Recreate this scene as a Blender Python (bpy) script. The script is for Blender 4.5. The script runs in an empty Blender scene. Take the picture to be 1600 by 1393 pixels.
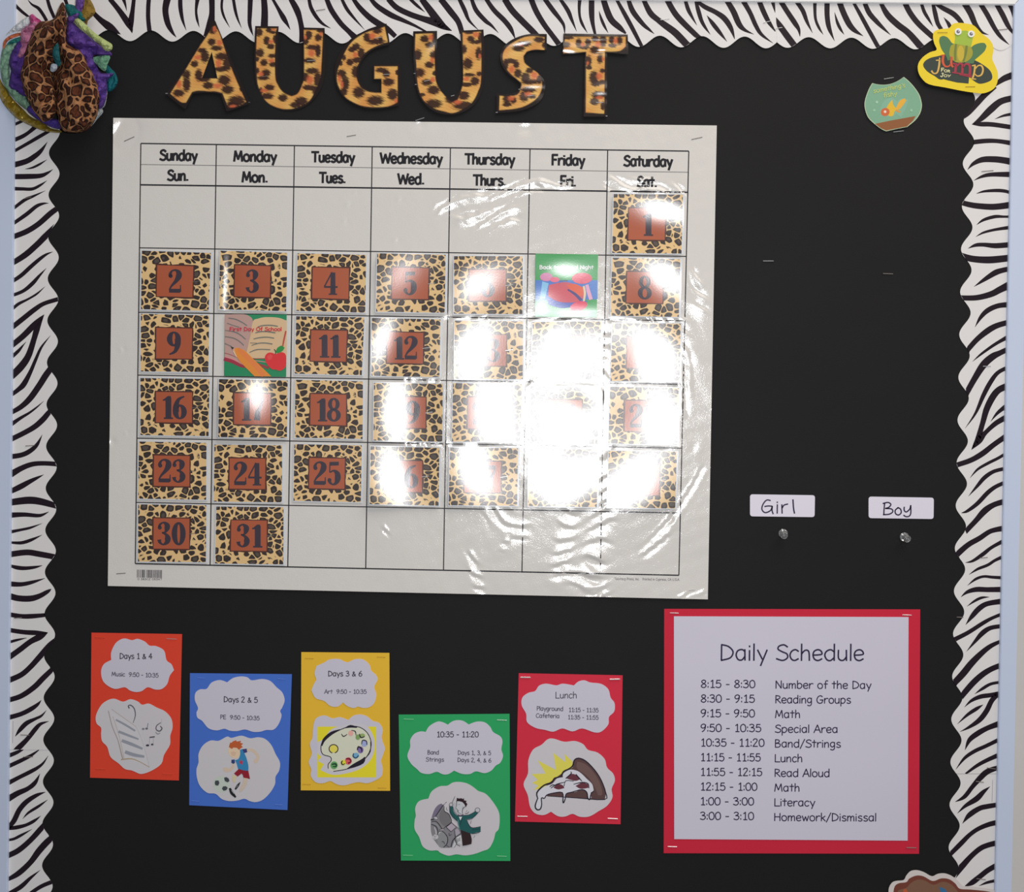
import bpy, math, random
import numpy as np
from mathutils import Vector, Matrix
from mathutils.geometry import delaunay_2d_cdt
random.seed(7)
D2 = bpy.data
sc = bpy.context.scene
COL = sc.collection

# ------------------------------------------------------------------ camera
W, H = 1600.0, 1393.0
FPX = 1715.0                       # focal length in pixels
DIST = 1.02
yaw, pitch, roll = math.radians(1.14), math.radians(-0.80), math.radians(0.75)
dirv = Vector((-math.sin(yaw), math.cos(yaw), math.sin(pitch))).normalized()
right = dirv.cross(Vector((0, 0, 1))).normalized()
up = right.cross(dirv).normalized()
# the board content leans clockwise, so the camera leans counter-clockwise
cr, sr = math.cos(roll), math.sin(roll)
r2 = right * cr + up * sr
u2 = up * cr - right * sr
CAM = Vector((0.0, -DIST, 1.45))
cam = D2.objects.new('camera', D2.cameras.new('camera'))
cam.data.sensor_fit = 'HORIZONTAL'
cam.data.sensor_width = 36.0
cam.data.lens = FPX / W * 36.0
cam.data.clip_start = 0.01
cam.matrix_world = Matrix((
    (r2.x, u2.x, -dirv.x, CAM.x), (r2.y, u2.y, -dirv.y, CAM.y),
    (r2.z, u2.z, -dirv.z, CAM.z), (0, 0, 0, 1)))
COL.objects.link(cam)
sc.camera = cam

def P(x, y, h=0.0):
    """pixel of the photograph -> point on the plane h metres in front of the board"""
    d = dirv * FPX + r2 * (x - W / 2) + u2 * (H / 2 - y)
    t = (-h - CAM.y) / d.y
    return CAM + d * t
PX = 0.000597                      # one pixel on the board in metres

# ------------------------------------------------------------------ world and light
world = D2.worlds.new('world'); sc.world = world; world.use_nodes = True
bg = world.node_tree.nodes['Background']
bg.inputs[0].default_value = (0.86, 0.93, 1.0, 1); bg.inputs[1].default_value = 0.15
fl = D2.lights.new('camera_flash', 'POINT'); fl.energy = 16.0; fl.shadow_soft_size = 0.010
fl.color = (0.985, 0.985, 1.0)
FLASH = CAM + Vector((0.065, 0.0, 0.045))
flo = D2.objects.new('camera_flash', fl); flo.location = FLASH; COL.objects.link(flo)
cl = D2.lights.new('ceiling_light', 'AREA'); cl.shape = 'RECTANGLE'; cl.size = 1.6; cl.size_y = 1.2
cl.energy = 17.0; cl.color = (1.0, 0.92, 0.82)
clo = D2.objects.new('ceiling_light', cl); clo.location = (0.75, -0.85, 2.75)
clo.rotation_euler = (math.radians(28), 0, math.radians(12)); COL.objects.link(clo)
sc.view_settings.view_transform = 'Standard'
sc.view_settings.look = 'None'
sc.view_settings.gamma = 1.0
sc.view_settings.use_curve_mapping = False
sc.view_settings.exposure = 0.07
K = 0.74                           # light level of the room: albedo = photo value / K

# ------------------------------------------------------------------ materials
def lin(c):
    c = c / 255.0
    return c / 12.92 if c <= 0.04045 else ((c + 0.055) / 1.055) ** 2.4
def alb(rgb, k=K):
    return tuple(min(0.9, lin(c) / k) for c in rgb) + (1.0,)
MATS = {}
def mat(name, rgb=(128, 128, 128), rough=0.6, spec=0.5, bump=None, metal=0.0, vary=0.0, alpha=None, attr=None, coat=0.0):
    if name in MATS: return MATS[name]
    m = D2.materials.new(name); m.use_nodes = True; MATS[name] = m
    nt = m.node_tree; N = nt.nodes; L = nt.links
    b = N['Principled BSDF']
    b.inputs['Base Color'].default_value = alb(rgb)
    b.inputs['Roughness'].default_value = rough
    b.inputs['Specular IOR Level'].default_value = spec
    b.inputs['Metallic'].default_value = metal
    if coat:
        b.inputs['Coat Weight'].default_value = coat; b.inputs['Coat Roughness'].default_value = 0.26
    geo = N.new('ShaderNodeNewGeometry')
    if attr:
        a = N.new('ShaderNodeVertexColor'); a.layer_name = attr
        L.new(a.outputs['Color'], b.inputs['Base Color'])
    elif vary:
        n = N.new('ShaderNodeTexNoise'); n.inputs['Scale'].default_value = 9.0; n.inputs['Detail'].default_value = 6
        L.new(geo.outputs['Position'], n.inputs['Vector'])
        mx = N.new('ShaderNodeMix'); mx.data_type = 'RGBA'
        c = alb(rgb)
        mx.inputs[6].default_value = tuple(v * (1 - vary) for v in c[:3]) + (1,)
        mx.inputs[7].default_value = tuple(min(.95, v * (1 + vary)) for v in c[:3]) + (1,)
        L.new(n.outputs['Fac'], mx.inputs[0]); L.new(mx.outputs[2], b.inputs['Base Color'])
    if bump:
        prev = None
        for (scale, strength, dist) in bump:
            n = N.new('ShaderNodeTexNoise'); n.inputs['Scale'].default_value = scale; n.inputs['Detail'].default_value = 2
            L.new(geo.outputs['Position'], n.inputs['Vector'])
            bp = N.new('ShaderNodeBump'); bp.inputs['Strength'].default_value = strength
            bp.inputs['Distance'].default_value = dist
            L.new(n.outputs['Fac'], bp.inputs['Height'])
            if prev: L.new(prev.outputs[0], bp.inputs['Normal'])
            prev = bp
        L.new(prev.outputs[0], b.inputs['Normal'])
    return m

LAM = dict(rough=0.17, spec=0.9, bump=[(150.0, 0.2, 0.0006), (1100.0, 0.55, 0.0002)])     # crinkled laminating film
CARDL = dict(rough=0.29, spec=1.0, coat=0.4, bump=[(900.0, 0.22, 0.0002)])                           # flat laminated card
PAP = dict(rough=0.75, spec=0.25)
GLO = dict(rough=0.5, spec=0.25)
def ink(r, g, b, kind='p'):
    kw = {'p': PAP, 'l': LAM, 'c': CARDL, 'g': GLO}[kind]
    return mat('print_%s_%d_%d_%d' % (kind, r, g, b), (r, g, b), **kw)

def leopard_mat(name, scale, kw, tan, dark, core=None, t1=0.07, t2=0.20, use_uv=True, seed=0.0):
    m = mat(name, tan, **kw); nt = m.node_tree; N = nt.nodes; L = nt.links
    b = N['Principled BSDF']
    if use_uv:
        tc = N.new('ShaderNodeUVMap'); src = tc.outputs[0]
    else:
        tc = N.new('ShaderNodeNewGeometry'); src = tc.outputs['Position']
    mp = N.new('ShaderNodeMapping'); mp.inputs['Location'].default_value = (seed, seed * 1.7, 0.3)
    L.new(src, mp.inputs['Vector'])
    ns = N.new('ShaderNodeTexNoise'); ns.inputs['Scale'].default_value = scale * 0.9
    L.new(mp.outputs[0], ns.inputs['Vector'])
    va = N.new('ShaderNodeVectorMath'); va.operation = 'MULTIPLY_ADD'
    va.inputs[1].default_value = (0.35 / scale,) * 3; L.new(ns.outputs['Color'], va.inputs[0]); L.new(mp.outputs[0], va.inputs[2])
    vs = []
    for ft in ('F1', 'F2'):
        vo = N.new('ShaderNodeTexVoronoi'); vo.feature = ft; vo.inputs['Scale'].default_value = scale
        vo.inputs['Randomness'].default_value = 0.95
        L.new(va.outputs[0], vo.inputs['Vector']); vs.append(vo)
    sb = N.new('ShaderNodeMath'); sb.operation = 'SUBTRACT'
    ml = N.new('ShaderNodeMath'); ml.operation = 'MULTIPLY'; ml.inputs[1].default_value = 1.35
    L.new(vs[0].outputs['Distance'], ml.inputs[0])
    ad = N.new('ShaderNodeMath'); ad.operation = 'ADD'; ad.inputs[1].default_value = 0.2
    L.new(vs[1].outputs['Distance'], ad.inputs[0]); L.new(ad.outputs[0], sb.inputs[0]); L.new(ml.outputs[0], sb.inputs[1])
    cr_ = N.new('ShaderNodeValToRGB'); cr_.color_ramp.interpolation = 'LINEAR'
    e = cr_.color_ramp.elements
    e[0].position = t1 - 0.012; e[0].color = alb(tan); e[1].position = t1 + 0.04; e[1].color = alb(dark)
    if core:
        x = e.new(t2); x.color = alb(dark); x = e.new(t2 + 0.06); x.color = alb(core)
    L.new(sb.outputs[0], cr_.inputs[0]); L.new(cr_.outputs[0], b.inputs['Base Color'])
    return m

# ------------------------------------------------------------------ 2D helpers (pixel coordinates)
def T(ox, oy, s):
    def f(pts):
        out = []
        for p in pts:
            out.append((ox + p[0] / s, oy + p[1] / s) + tuple(v / s for v in p[2:]))
        return out
    return f
def catmull(pts, n=6, closed=False):
    m = len(pts)
    if m < 3 and not closed:
        out = []
        for i in range(n * 2 + 1):
            t = i / (n * 2); out.append(tuple(a + (b - a) * t for a, b in zip(pts[0], pts[-1])))
        return out
    out = []
    rng = range(m) if closed else range(m - 1)
    for i in rng:
        if closed: a, b, c, d = pts[i - 1], pts[i], pts[(i + 1) % m], pts[(i + 2) % m]
        else: a, b, c, d = pts[max(i - 1, 0)], pts[i], pts[i + 1], pts[min(i + 2, m - 1)]
        for k in range(n):
            t = k / n
            out.append(tuple(0.5 * ((2 * q) + (-p + r) * t + (2 * p - 5 * q + 4 * r - s) * t * t + (-p + 3 * q - 3 * r + s) * t ** 3)
                             for p, q, r, s in zip(a, b, c, d)))
    if not closed: out.append(tuple(pts[-1]))
    return out
def soft(pts, lim=40.0, n=4):
    """round the gentle bends of an outline, keep its corners"""
    m = len(pts); out = []
    def corner_at(i):
        a, b, c = pts[i - 1], pts[i], pts[(i + 1) % m]
        v1 = math.atan2(b[1] - a[1], b[0] - a[0]); v2 = math.atan2(c[1] - b[1], c[0] - b[0])
        return abs((math.degrees(v2 - v1) + 180) % 360 - 180) > lim
    cs = [corner_at(i) for i in range(m)]
    for i in range(m):
        b, c = pts[i], pts[(i + 1) % m]
        a = b if cs[i] else pts[i - 1]; d = c if cs[(i + 1) % m] else pts[(i + 2) % m]
        for k in range(n):
            u = k / n
            out.append(tuple(0.5 * (2 * Q + (R - P_) * u + (2 * P_ - 5 * Q + 4 * R - S) * u * u + (3 * Q - P_ - 3 * R + S) * u ** 3) for P_, Q, R, S in zip(a, b, c, d)))
    return out
def ell(cx, cy, rx, ry, n=28, a=0.0):
    ca, sa = math.cos(a), math.sin(a)
    return [(cx + rx * math.cos(t) * ca - ry * math.sin(t) * sa, cy + rx * math.cos(t) * sa + ry * math.sin(t) * ca)
            for t in [2 * math.pi * i / n for i in range(n)]]
def inside(pts, loops):
    pts = np.asarray(pts, float); res = np.zeros(len(pts), bool)
    for lp in loops:
        q = np.asarray([p[:2] for p in lp], float); q2 = np.roll(q, -1, 0)
        for (x1, y1), (x2, y2) in zip(q, q2):
            if y1 == y2: continue
            c = ((y1 > pts[:, 1]) != (y2 > pts[:, 1])) & (pts[:, 0] < (x2 - x1) * (pts[:, 1] - y1) / (y2 - y1) + x1)
            res ^= c
    return res
def bdist(pts, loops):
    pts = np.asarray(pts, float); best = np.full(len(pts), 1e9)
    for lp in loops:
        q = np.asarray([p[:2] for p in lp], float); q2 = np.roll(q, -1, 0)
        for a, b in zip(q, q2):
            ab = b - a; l = (ab * ab).sum()
            if l < 1e-9: continue
            t = np.clip(((pts - a) @ ab) / l, 0, 1)
            d = np.hypot(*(pts - (a + t[:, None] * ab)).T); best = np.minimum(best, d)
    return best
def fill(loops, spacing=None):
    if spacing:
        nl = []
        for lp in loops:
            o_ = []
            for i in range(len(lp)):
                a, b = lp[i][:2], lp[(i + 1) % len(lp)][:2]; k = max(1, int(math.hypot(b[0] - a[0], b[1] - a[1]) / spacing))
                o_ += [(a[0] + (b[0] - a[0]) * j / k, a[1] + (b[1] - a[1]) * j / k) for j in range(k)]
            nl.append(o_)
        loops = nl
    vs = []; es = []
    for lp in loops:
        b = len(vs); n = len(lp); vs += [Vector((p[0], p[1])) for p in lp]
        es += [(b + i, b + (i + 1) % n) for i in range(n)]
    if spacing:
        a = np.array([(v.x, v.y) for v in vs]); lo = a.min(0); hi = a.max(0)
        gx = np.arange(lo[0] + spacing / 2, hi[0], spacing); gy = np.arange(lo[1] + spacing / 2, hi[1], spacing)
        g = np.array([(x + (0.25 * spacing if j % 2 else 0), y) for j, y in enumerate(gy) for x in gx])
        if len(g):
            g = g[inside(g, loops)]
            if len(g):
                g = g[bdist(g, loops) > 0.35 * spacing]; vs += [Vector(p) for p in g]
    v, e, f, *_ = delaunay_2d_cdt(vs, es, [], 0, 1e-5)
    c = [((v[t[0]].x + v[t[1]].x + v[t[2]].x) / 3, (v[t[0]].y + v[t[1]].y + v[t[2]].y) / 3) for t in f]
    ok = inside(c, loops) if c else []
    tris = []
    for t, k in zip(f, ok):
        if not k: continue
        a, b, c2 = v[t[0]], v[t[1]], v[t[2]]
        cross = (b.x - a.x) * (c2.y - a.y) - (b.y - a.y) * (c2.x - a.x)
        if abs(cross) < 0.012: continue
        tris.append(tuple(t) if cross < 0 else (t[0], t[2], t[1]))
    return [(p.x, p.y) for p in v], tris

# height helpers: h(x_px, y_px) in metres
def dent(x0, y0, rx, ry, gain=1.0, ang=0.0):
    p = P(x0, y0); hv = (CAM - p).normalized() + (FLASH - p).normalized()
    gx, gz = -hv.x / abs(hv.y) * gain, -hv.z / abs(hv.y) * gain
    gx *= PX; gz *= -PX                   # per pixel, y downwards
    ca, sa = math.cos(ang), math.sin(ang); gu, gw = gx * ca + gz * sa, -gx * sa + gz * ca
    def f(x, y):
        dx, dy = x - x0, y - y0
        u, w = dx * ca + dy * sa, -dx * sa + dy * ca
        eu, ew = u * u / (2 * rx * rx), w * w / (2 * ry * ry)
        return gu * u * math.exp(-eu - ew) + gw * w * math.exp(-ew - u * u / (2 * max(rx, ry) ** 2)) if rx < ry else gu * u * math.exp(-eu - w * w / (2 * max(rx, ry) ** 2)) + gw * w * math.exp(-eu - ew)
    return f
def waves(seed, amp, lmin, lmax, n=9):
    r = random.Random(seed); ws = []
    for i in range(n):
        l = r.uniform(lmin, lmax); a = r.uniform(0, math.pi); ws.append((2 * math.pi / l * math.cos(a), 2 * math.pi / l * math.sin(a), r.uniform(0, 6.28), amp / n ** 0.5 * r.uniform(0.5, 1.4)))
    return lambda x, y: sum(w[3] * math.sin(w[0] * x + w[1] * y + w[2]) for w in ws)
def addf(*fs): return lambda x, y: sum(f(x, y) for f in fs)

def link(name, me, loc, parent=None):
    o = D2.objects.new(name, me); COL.objects.link(o)
    o.location = loc
    if parent is not None:
        o.parent = parent; o.location = Vector(loc) - parent.matrix_world.translation if parent.matrix_world.translation.length else Vector(loc) - WLOC[parent.name]
    WLOC[o.name] = Vector(loc)
    return o
WLOC = {}
def tag(o, label=None, cat=None, group=None, kind=None):
    if label: o['label'] = label
    if cat: o['category'] = cat
    if group: o['group'] = group
    if kind: o['kind'] = kind
    return o

class Sheet:
    """a sheet of paper or card: outline, thickness, height field, and flat print on its face"""
    def __init__(s, loops, m, h=0.001, th=0.0003, hf=None, spacing=None, clip=None, color=None, uv=None, gap=0.00004):
        s.gap = gap; s.hf = hf; s.h = h; s.clip = clip; s.v = []; s.f = []; s.mi = []; s.mats = [m]; s.sp = spacing
        s.loops = loops; s.th = th; s.uvq = uv; s.px = []; s.colf = color
        vs, tr = fill(loops, spacing)
        b = s.addv(vs, 0.0)
        s.f += [tuple(b + i for i in t) for t in tr]; s.mi += [0] * len(tr)
        b = s.addv(vs, -th)
        s.f += [(b + t[0], b + t[2], b + t[1]) for t in tr]; s.mi += [0] * len(tr)
        if spacing and hf:
            loops = [[(a[0] + (b[0] - a[0]) * j / k, a[1] + (b[1] - a[1]) * j / k) for a, b in zip(lp, lp[1:] + lp[:1]) for k in [max(1, int(math.hypot(b[0] - a[0], b[1] - a[1]) / spacing))] for j in range(k)] for lp in loops]
        for lp in loops:
            n = len(lp); a = s.addv(lp, 0.0); c = s.addv(lp, -th)
            s.f += [(a + i, a + (i + 1) % n, c + (i + 1) % n, c + i) for i in range(n)]; s.mi += [0] * n
    def addv(s, pts, off):
        b = len(s.v)
        for p in pts:
            x, y = p[0], p[1]
            z = s.h + off + (s.hf(x, y) if s.hf else 0.0)
            s.v.append(P(x, y, z)); s.px.append((x, y))
        return b
    def slot(s, m):
        if m not in s.mats: s.mats.append(m)
        return s.mats.index(m)
    def poly(s, pts, m, layer=1, smooth=0):
        if isinstance(pts[0][0], (int, float)): pts = [pts]
        if smooth: pts = [soft(p, 58.0, smooth) for p in pts]
        vs, tr = fill(pts, s.sp if s.hf else None)
        b = s.addv(vs, s.gap * layer); k = s.slot(m)
        s.f += [tuple(b + i for i in t) for t in tr]; s.mi += [k] * len(tr)
    def stroke(s, pts, m, layer=1, smooth=5, cap=True):
        """pts: (x, y, width)"""
        q = catmull(pts, smooth) if smooth and len(pts) > 2 else (catmull(pts, 4) if s.hf else list(pts))
        n = len(q); L = []; R = []
        for i in range(n):
            a = q[max(i - 1, 0)]; c = q[min(i + 1, n - 1)]
            dx, dy = c[0] - a[0], c[1] - a[1]; l = math.hypot(dx, dy) or 1e-6
            w = max(q[i][2], 0.05) / 2; nx, ny = -dy / l * w, dx / l * w
            x, y = q[i][0], q[i][1]
            if cap and i == 0: x -= dx / l * w * 0.5; y -= dy / l * w * 0.5
            if cap and i == n - 1: x += dx / l * w * 0.5; y += dy / l * w * 0.5
            L.append((x + nx, y + ny)); R.append((x - nx, y - ny))
        if s.clip: L = [s.clip(*p) for p in L]; R = [s.clip(*p) for p in R]
        b = s.addv(L, s.gap * layer); c = s.addv(R, s.gap * layer); k = s.slot(m)
        for i in range(n - 1):
            s.f.append((b + i, b + i + 1, c + i + 1, c + i)); s.mi.append(k)
    def build(s, name, parent=None):
        c = Vector((0, 0, 0))
        for p in s.v: c += p
        c /= len(s.v)
        me = D2.meshes.new(name)
        me.from_pydata([tuple(p - c) for p in s.v], [], s.f)
        for m in s.mats: me.materials.append(m)
        me.polygons.foreach_set('material_index', s.mi)
        me.polygons.foreach_set('use_smooth', [True] * len(s.f))
        if s.uvq:
            u = me.uv_layers.new(name='UVMap'); q = s.uvq
            ex = (q[1][0] - q[0][0], q[1][1] - q[0][1]); ey = (q[3][0] - q[0][0], q[3][1] - q[0][1])
            det = ex[0] * ey[1] - ex[1] * ey[0]; data = []
            for lp in me.loops:
                x, y = s.px[lp.vertex_index]; x -= q[0][0]; y -= q[0][1]
                data += [(x * ey[1] - y * ey[0]) / det, (ex[0] * y - ex[1] * x) / det]
            u.data.foreach_set('uv', data)
        if s.colf:
            at = me.color_attributes.new('Print', 'FLOAT_COLOR', 'POINT')
            at.data.foreach_set('color', s.colf(np.array(s.px)).ravel().tolist())
        me.update()
        return link(name, me, c, parent)

def box_px(name, quad, h0, h1, m, parent=None, bev=0.0):
    """prism between heights h0 and h1 with the pixel quad as its front edge"""
    fr = [P(x, y, h1) for x, y in quad]; bk = [Vector((p.x, -h0, p.z)) for p in fr]
    c = sum(fr + bk, Vector()) / 8
    me = D2.meshes.new(name)
    me.from_pydata([tuple(p - c) for p in fr + bk], [], [(0, 3, 2, 1), (4, 5, 6, 7), (0, 1, 5, 4), (1, 2, 6, 5), (2, 3, 7, 6), (3, 0, 4, 7)])
    me.materials.append(m); me.update()
    import bmesh
    bm = bmesh.new(); bm.from_mesh(me); bmesh.ops.recalc_face_normals(bm, faces=bm.faces)
    if bev: bmesh.ops.bevel(bm, geom=list(bm.edges), offset=bev, segments=2, affect='EDGES')
    bm.to_mesh(me); bm.free()
    return link(name, me, c, parent)

STEEL = mat('staple_steel', (225, 225, 225), rough=0.25, spec=0.5, metal=0.85)
STEELD = mat('staple_steel_dull', (120, 112, 108), rough=0.5, spec=0.4, metal=0.4)
def staple(x, y, L, ang, h, parent=None, m=None, r=0.00034, drop=0.0008):
    """a wire staple: crown with both legs bent into the board"""
    m = m or STEEL; a = math.radians(ang); hx, hy = math.cos(a) * L / 2, math.sin(a) * L / 2
    path = [P(x - hx, y - hy, h - drop), P(x - hx, y - hy, h + r), P(x + hx, y + hy, h + r), P(x + hx, y + hy, h - drop)]
    vs = []; fs = []
    ax = (path[2] - path[1]).normalized(); fw = Vector((0, -1, 0)); sd = ax.cross(fw).normalized()
    frames = [(sd, ax), (sd, (fw - ax).normalized()), (sd, (fw + ax).normalized()), (sd, -ax)]
    frames = [(sd, -ax), (sd, (fw - ax).normalized()), (sd, (fw + ax).normalized()), (sd, ax)]
    for p, (e1, e2) in zip(path, frames):
        for k in range(6):
            t = k * math.pi / 3; vs.append(p + e1 * (r * math.cos(t)) + e2 * (r * 0.8 * math.sin(t)))
    for s_ in range(3):
        for k in range(6):
            fs.append((s_ * 6 + k, s_ * 6 + (k + 1) % 6, s_ * 6 + 6 + (k + 1) % 6, s_ * 6 + 6 + k))
    fs += [tuple(range(5, -1, -1)), tuple(range(18, 24))]
    c = sum(vs, Vector()) / len(vs); me = D2.meshes.new('staple')
    me.from_pydata([tuple(v - c) for v in vs], [], fs); me.materials.append(m); me.update()
    return link('staple', me, c, parent)

# ------------------------------------------------------------------ stroke lettering
GL = {}
def G(ch, adv, *st): GL[ch] = (adv, [(s[0] == '|', [tuple(float(v) for v in p.split(',')) for p in s.lstrip('|').split()]) for s in st])
G('a', 48, '36,42 26,50 10,44 4,24 12,4 26,2 36,16', '|37,50 38,1'); G('b', 48, '|6,76 6,2', '6,38 20,50 36,42 40,24 32,6 18,0 6,8')
G('c', 42, '36,42 24,50 10,42 4,24 10,6 22,0 36,8'); G('d', 50, '|40,76 40,0', '40,40 26,50 10,42 4,24 12,4 26,0 40,14')
G('e', 45, '6,25 24,26 38,30 34,44 22,50 8,42 4,24 10,6 24,0 38,8'); G('f', 36, '34,72 26,76 18,70 16,56 16,0', '|4,44 32,44')
G('g', 47, '36,42 24,50 10,44 4,26 12,8 24,6 36,20', '36,50 37,0 32,-18 20,-24 6,-18'); G('h', 46, '|6,76 6,0', '6,30 18,46 30,46 35,32 36,0')
G('i', 17, '|7,46 7,0', '|7,62 7,67'); G('j', 24, '14,48 14,-8 8,-20 -4,-18', '|14,62 14,67'); G('k', 42, '|6,76 6,0', '|34,46 6,22', '|14,28 36,0')
G('l', 17, '|7,76 7,0'); G('m', 64, '|6,48 6,0', '6,28 14,44 24,46 29,36 30,0', '30,28 38,44 48,46 53,36 54,0')
G('n', 46, '|6,48 6,0', '6,28 18,46 30,46 35,34 36,0'); G('o', 48, '22,50 8,42 4,24 10,6 22,0 36,6 41,24 36,42 22,50')
G('p', 48, '|6,48 6,-26', '6,36 20,50 36,42 40,24 32,6 18,0 6,10'); G('r', 38, '|6,48 6,0', '6,26 14,42 26,48 34,44')
G('s', 42, '34,44 22,50 10,44 8,34 20,26 34,18 34,6 20,0 6,6'); G('t', 38, '|18,70 18,2', '|2,48 34,48')
G('u', 46, '6,48 6,14 14,2 26,2 36,16', '|36,48 37,0'); G('v', 42, '|4,48 20,0 36,48'); G('w', 58, '|4,48 16,0 28,40 40,0 52,48')
G('y', 44, '|4,48 22,6', '|40,48 16,-24')
G('A', 56, '|2,0 28,74 52,0', '|12,26 44,26'); G('B', 54, '|8,72 8,0', '8,72 30,70 38,58 30,44 8,38', '8,38 38,34 46,18 34,2 8,0')
G('C', 54, '50,60 38,72 18,64 6,38 12,10 30,0 50,10'); G('D', 60, '|8,72 8,0', '8,72 34,64 52,40 42,12 8,0')
G('E', 52, '|44,72 8,72', '|8,72 8,0', '|8,0 46,0', '|8,38 40,38'); G('F', 48, '|44,72 8,72', '|8,72 8,0', '|8,38 36,38')
G('G', 62, '50,62 36,72 18,64 6,38 12,10 30,0 48,8 52,32', '|32,32 56,32'); G('H', 58, '|8,72 8,0', '|48,72 48,0', '|8,38 48,38')
G('I', 20, '|8,72 8,0'); G('J', 56, '40,72 38,20 28,2 12,2 4,16', '|22,72 56,72'); G('L', 48, '|8,72 8,0', '|8,1 46,1'); G('M', 70, '|6,0 14,72', '|14,72 34,14', '|34,14 54,72', '|54,72 62,0')
G('N', 58, '|8,0 8,72', '|8,72 48,2', '|48,2 48,74'); G('O', 62, '30,72 12,62 6,36 14,8 30,0 48,8 56,36 48,64 30,72'); G('P', 46, '|8,72 8,0', '8,72 36,66 40,50 30,36 8,32')
G('R', 52, '|8,72 8,0', '8,72 36,66 40,52 30,40 8,34', '|16,36 48,0'); G('S', 52, '46,62 32,72 14,66 10,52 26,40 44,30 46,12 28,0 4,8')
G('T', 56, '|2,70 54,70', '|28,70 28,0'); G('U', 56, '8,72 8,20 20,2 36,2 48,20 48,72'); G('W', 76, '|2,72 18,0', '|18,0 37,62', '|37,62 56,0', '|56,0 72,72'); G('Y', 54, '|4,72 26,36', '|50,72 16,0')
G('0', 50, '24,72 8,60 4,36 10,8 24,0 40,10 44,36 38,62 24,72'); G('1', 46, '|12,58 26,72', '|26,72 26,2', '|12,1 40,1')
G('2', 50, '6,58 16,72 34,70 38,54 26,34 6,2', '|6,1 42,1'); G('3', 50, '6,64 20,72 36,66 36,50 18,40', '18,40 40,34 42,14 26,0 4,8')
G('4', 52, '|32,0 32,72', '|32,72 4,26', '|4,26 46,26'); G('5', 50, '|38,70 12,70', '|12,70 8,40', '8,40 26,46 42,34 40,10 24,0 4,8')
G('7', 48, '|4,70 42,70', '|42,70 16,0'); G('6', 50, '36,72 16,52 6,24 12,4 28,0 42,12 40,32 24,40 8,26'); G('8', 50, '24,72 10,64 12,48 36,30 42,14 26,0 8,8 8,22 34,46 38,64 24,72')
G('9', 50, '40,60 28,72 10,64 6,46 16,34 32,38 40,56', '40,66 38,34 26,8 14,0'); G(':', 18, '|8,38 8,48', '|8,3 8,13'); G('-', 38, '|6,30 30,30')
G('&', 56, '46,28 30,4 12,2 8,16 22,34 32,52 24,62 16,52 24,34 48,0'); G(',', 20, '|10,6 5,-10'); G('.', 20, '|9,2 9,6'); G('/', 40, '|2,-12 36,78'); G("'", 14, '|7,72 6,58'); G(' ', 28)
def text(sh, s, x0, x1, base, cap, wt, m, slope=0.0127, layer=3, smooth=3, slant=0.0127):
    adv = sum(GL[c][0] for c in s) - 8; sx = (x1 - x0) / adv; sy = cap / 72.0; cx = 0
    for c in s:
        a, st = GL[c]
        for straight, pts in st:
            q = []
            for px, py in pts:
                X = x0 + (cx + px - 4) * sx; Y = base - py * sy + (X - x0) * slope
                q.append((X + py * sy * slant, Y, wt))
            if straight:
                for a_, b_ in zip(q, q[1:]): sh.stroke([a_, b_], m, layer, 0)
            else: sh.stroke(q, m, layer, smooth)
        cx += a

# heavy numerals of the day cards (y down, height 100), variable stroke width
NUM = {
 '1': ([[(30, 8, 25), (30, 98, 25)], [(10, 97, 7), (50, 97, 7)], [(28, 4, 5), (18, 16, 9), (6, 20, 5)], [(34, 2, 12), (34, 12, 14)]], [], []),
 '0': ([], [(30, 50, 30, 50)], [(30, 50, 6.5, 41)]),
 '8': ([], [(30, 26, 25, 27), (30, 73, 30, 28)], [(30, 25, 8, 18), (30, 74, 10, 19)]),
 '6': ([[(14, 70, 26), (15, 44, 24), (26, 16, 14), (50, 3, 6)]], [(31, 69, 30, 32)], [(31, 70, 6.5, 24)]),
 '9': ([[(46, 30, 26), (45, 56, 24), (34, 84, 14), (10, 97, 6)]], [(29, 31, 30, 32)], [(29, 30, 6.5, 24)]),
 '2': ([[(12, 30, 16), (10, 20, 14), (18, 6, 8), (34, 3, 10), (46, 14, 22), (46, 30, 25), (34, 50, 16), (16, 70, 9), (6, 88, 6)], [(5, 91, 16), (52, 91, 17)], [(54, 66, 4), (54, 96, 6)]], [], []),
 '3': ([[(11, 26, 16), (12, 12, 10), (28, 3, 8), (42, 14, 22), (42, 28, 22), (34, 44, 8), (20, 46, 6)], [(22, 47, 6), (38, 54, 12), (45, 70, 25), (42, 86, 20), (26, 97, 7), (12, 88, 12), (9, 76, 17)]], [], []),
 '4': ([[(40, 4, 20), (40, 97, 22)], [(36, 3, 6), (4, 64, 6)], [(2, 66, 8), (60, 66, 8)], [(22, 97, 6), (58, 97, 6)]], [], []),
 '5': ([[(12, 4, 5), (11, 46, 5)], [(10, 9, 16), (50, 7, 16)], [(12, 46, 6), (28, 38, 9), (43, 50, 22), (45, 72, 25), (38, 90, 16), (24, 97, 7), (12, 88, 12), (9, 78, 16)]], [], []),
 '7': ([[(6, 9, 18), (54, 9, 18)], [(5, 4, 5), (5, 30, 5)], [(54, 10, 6), (42, 40, 12), (30, 64, 22), (26, 98, 28)]], [], []),
}

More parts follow.
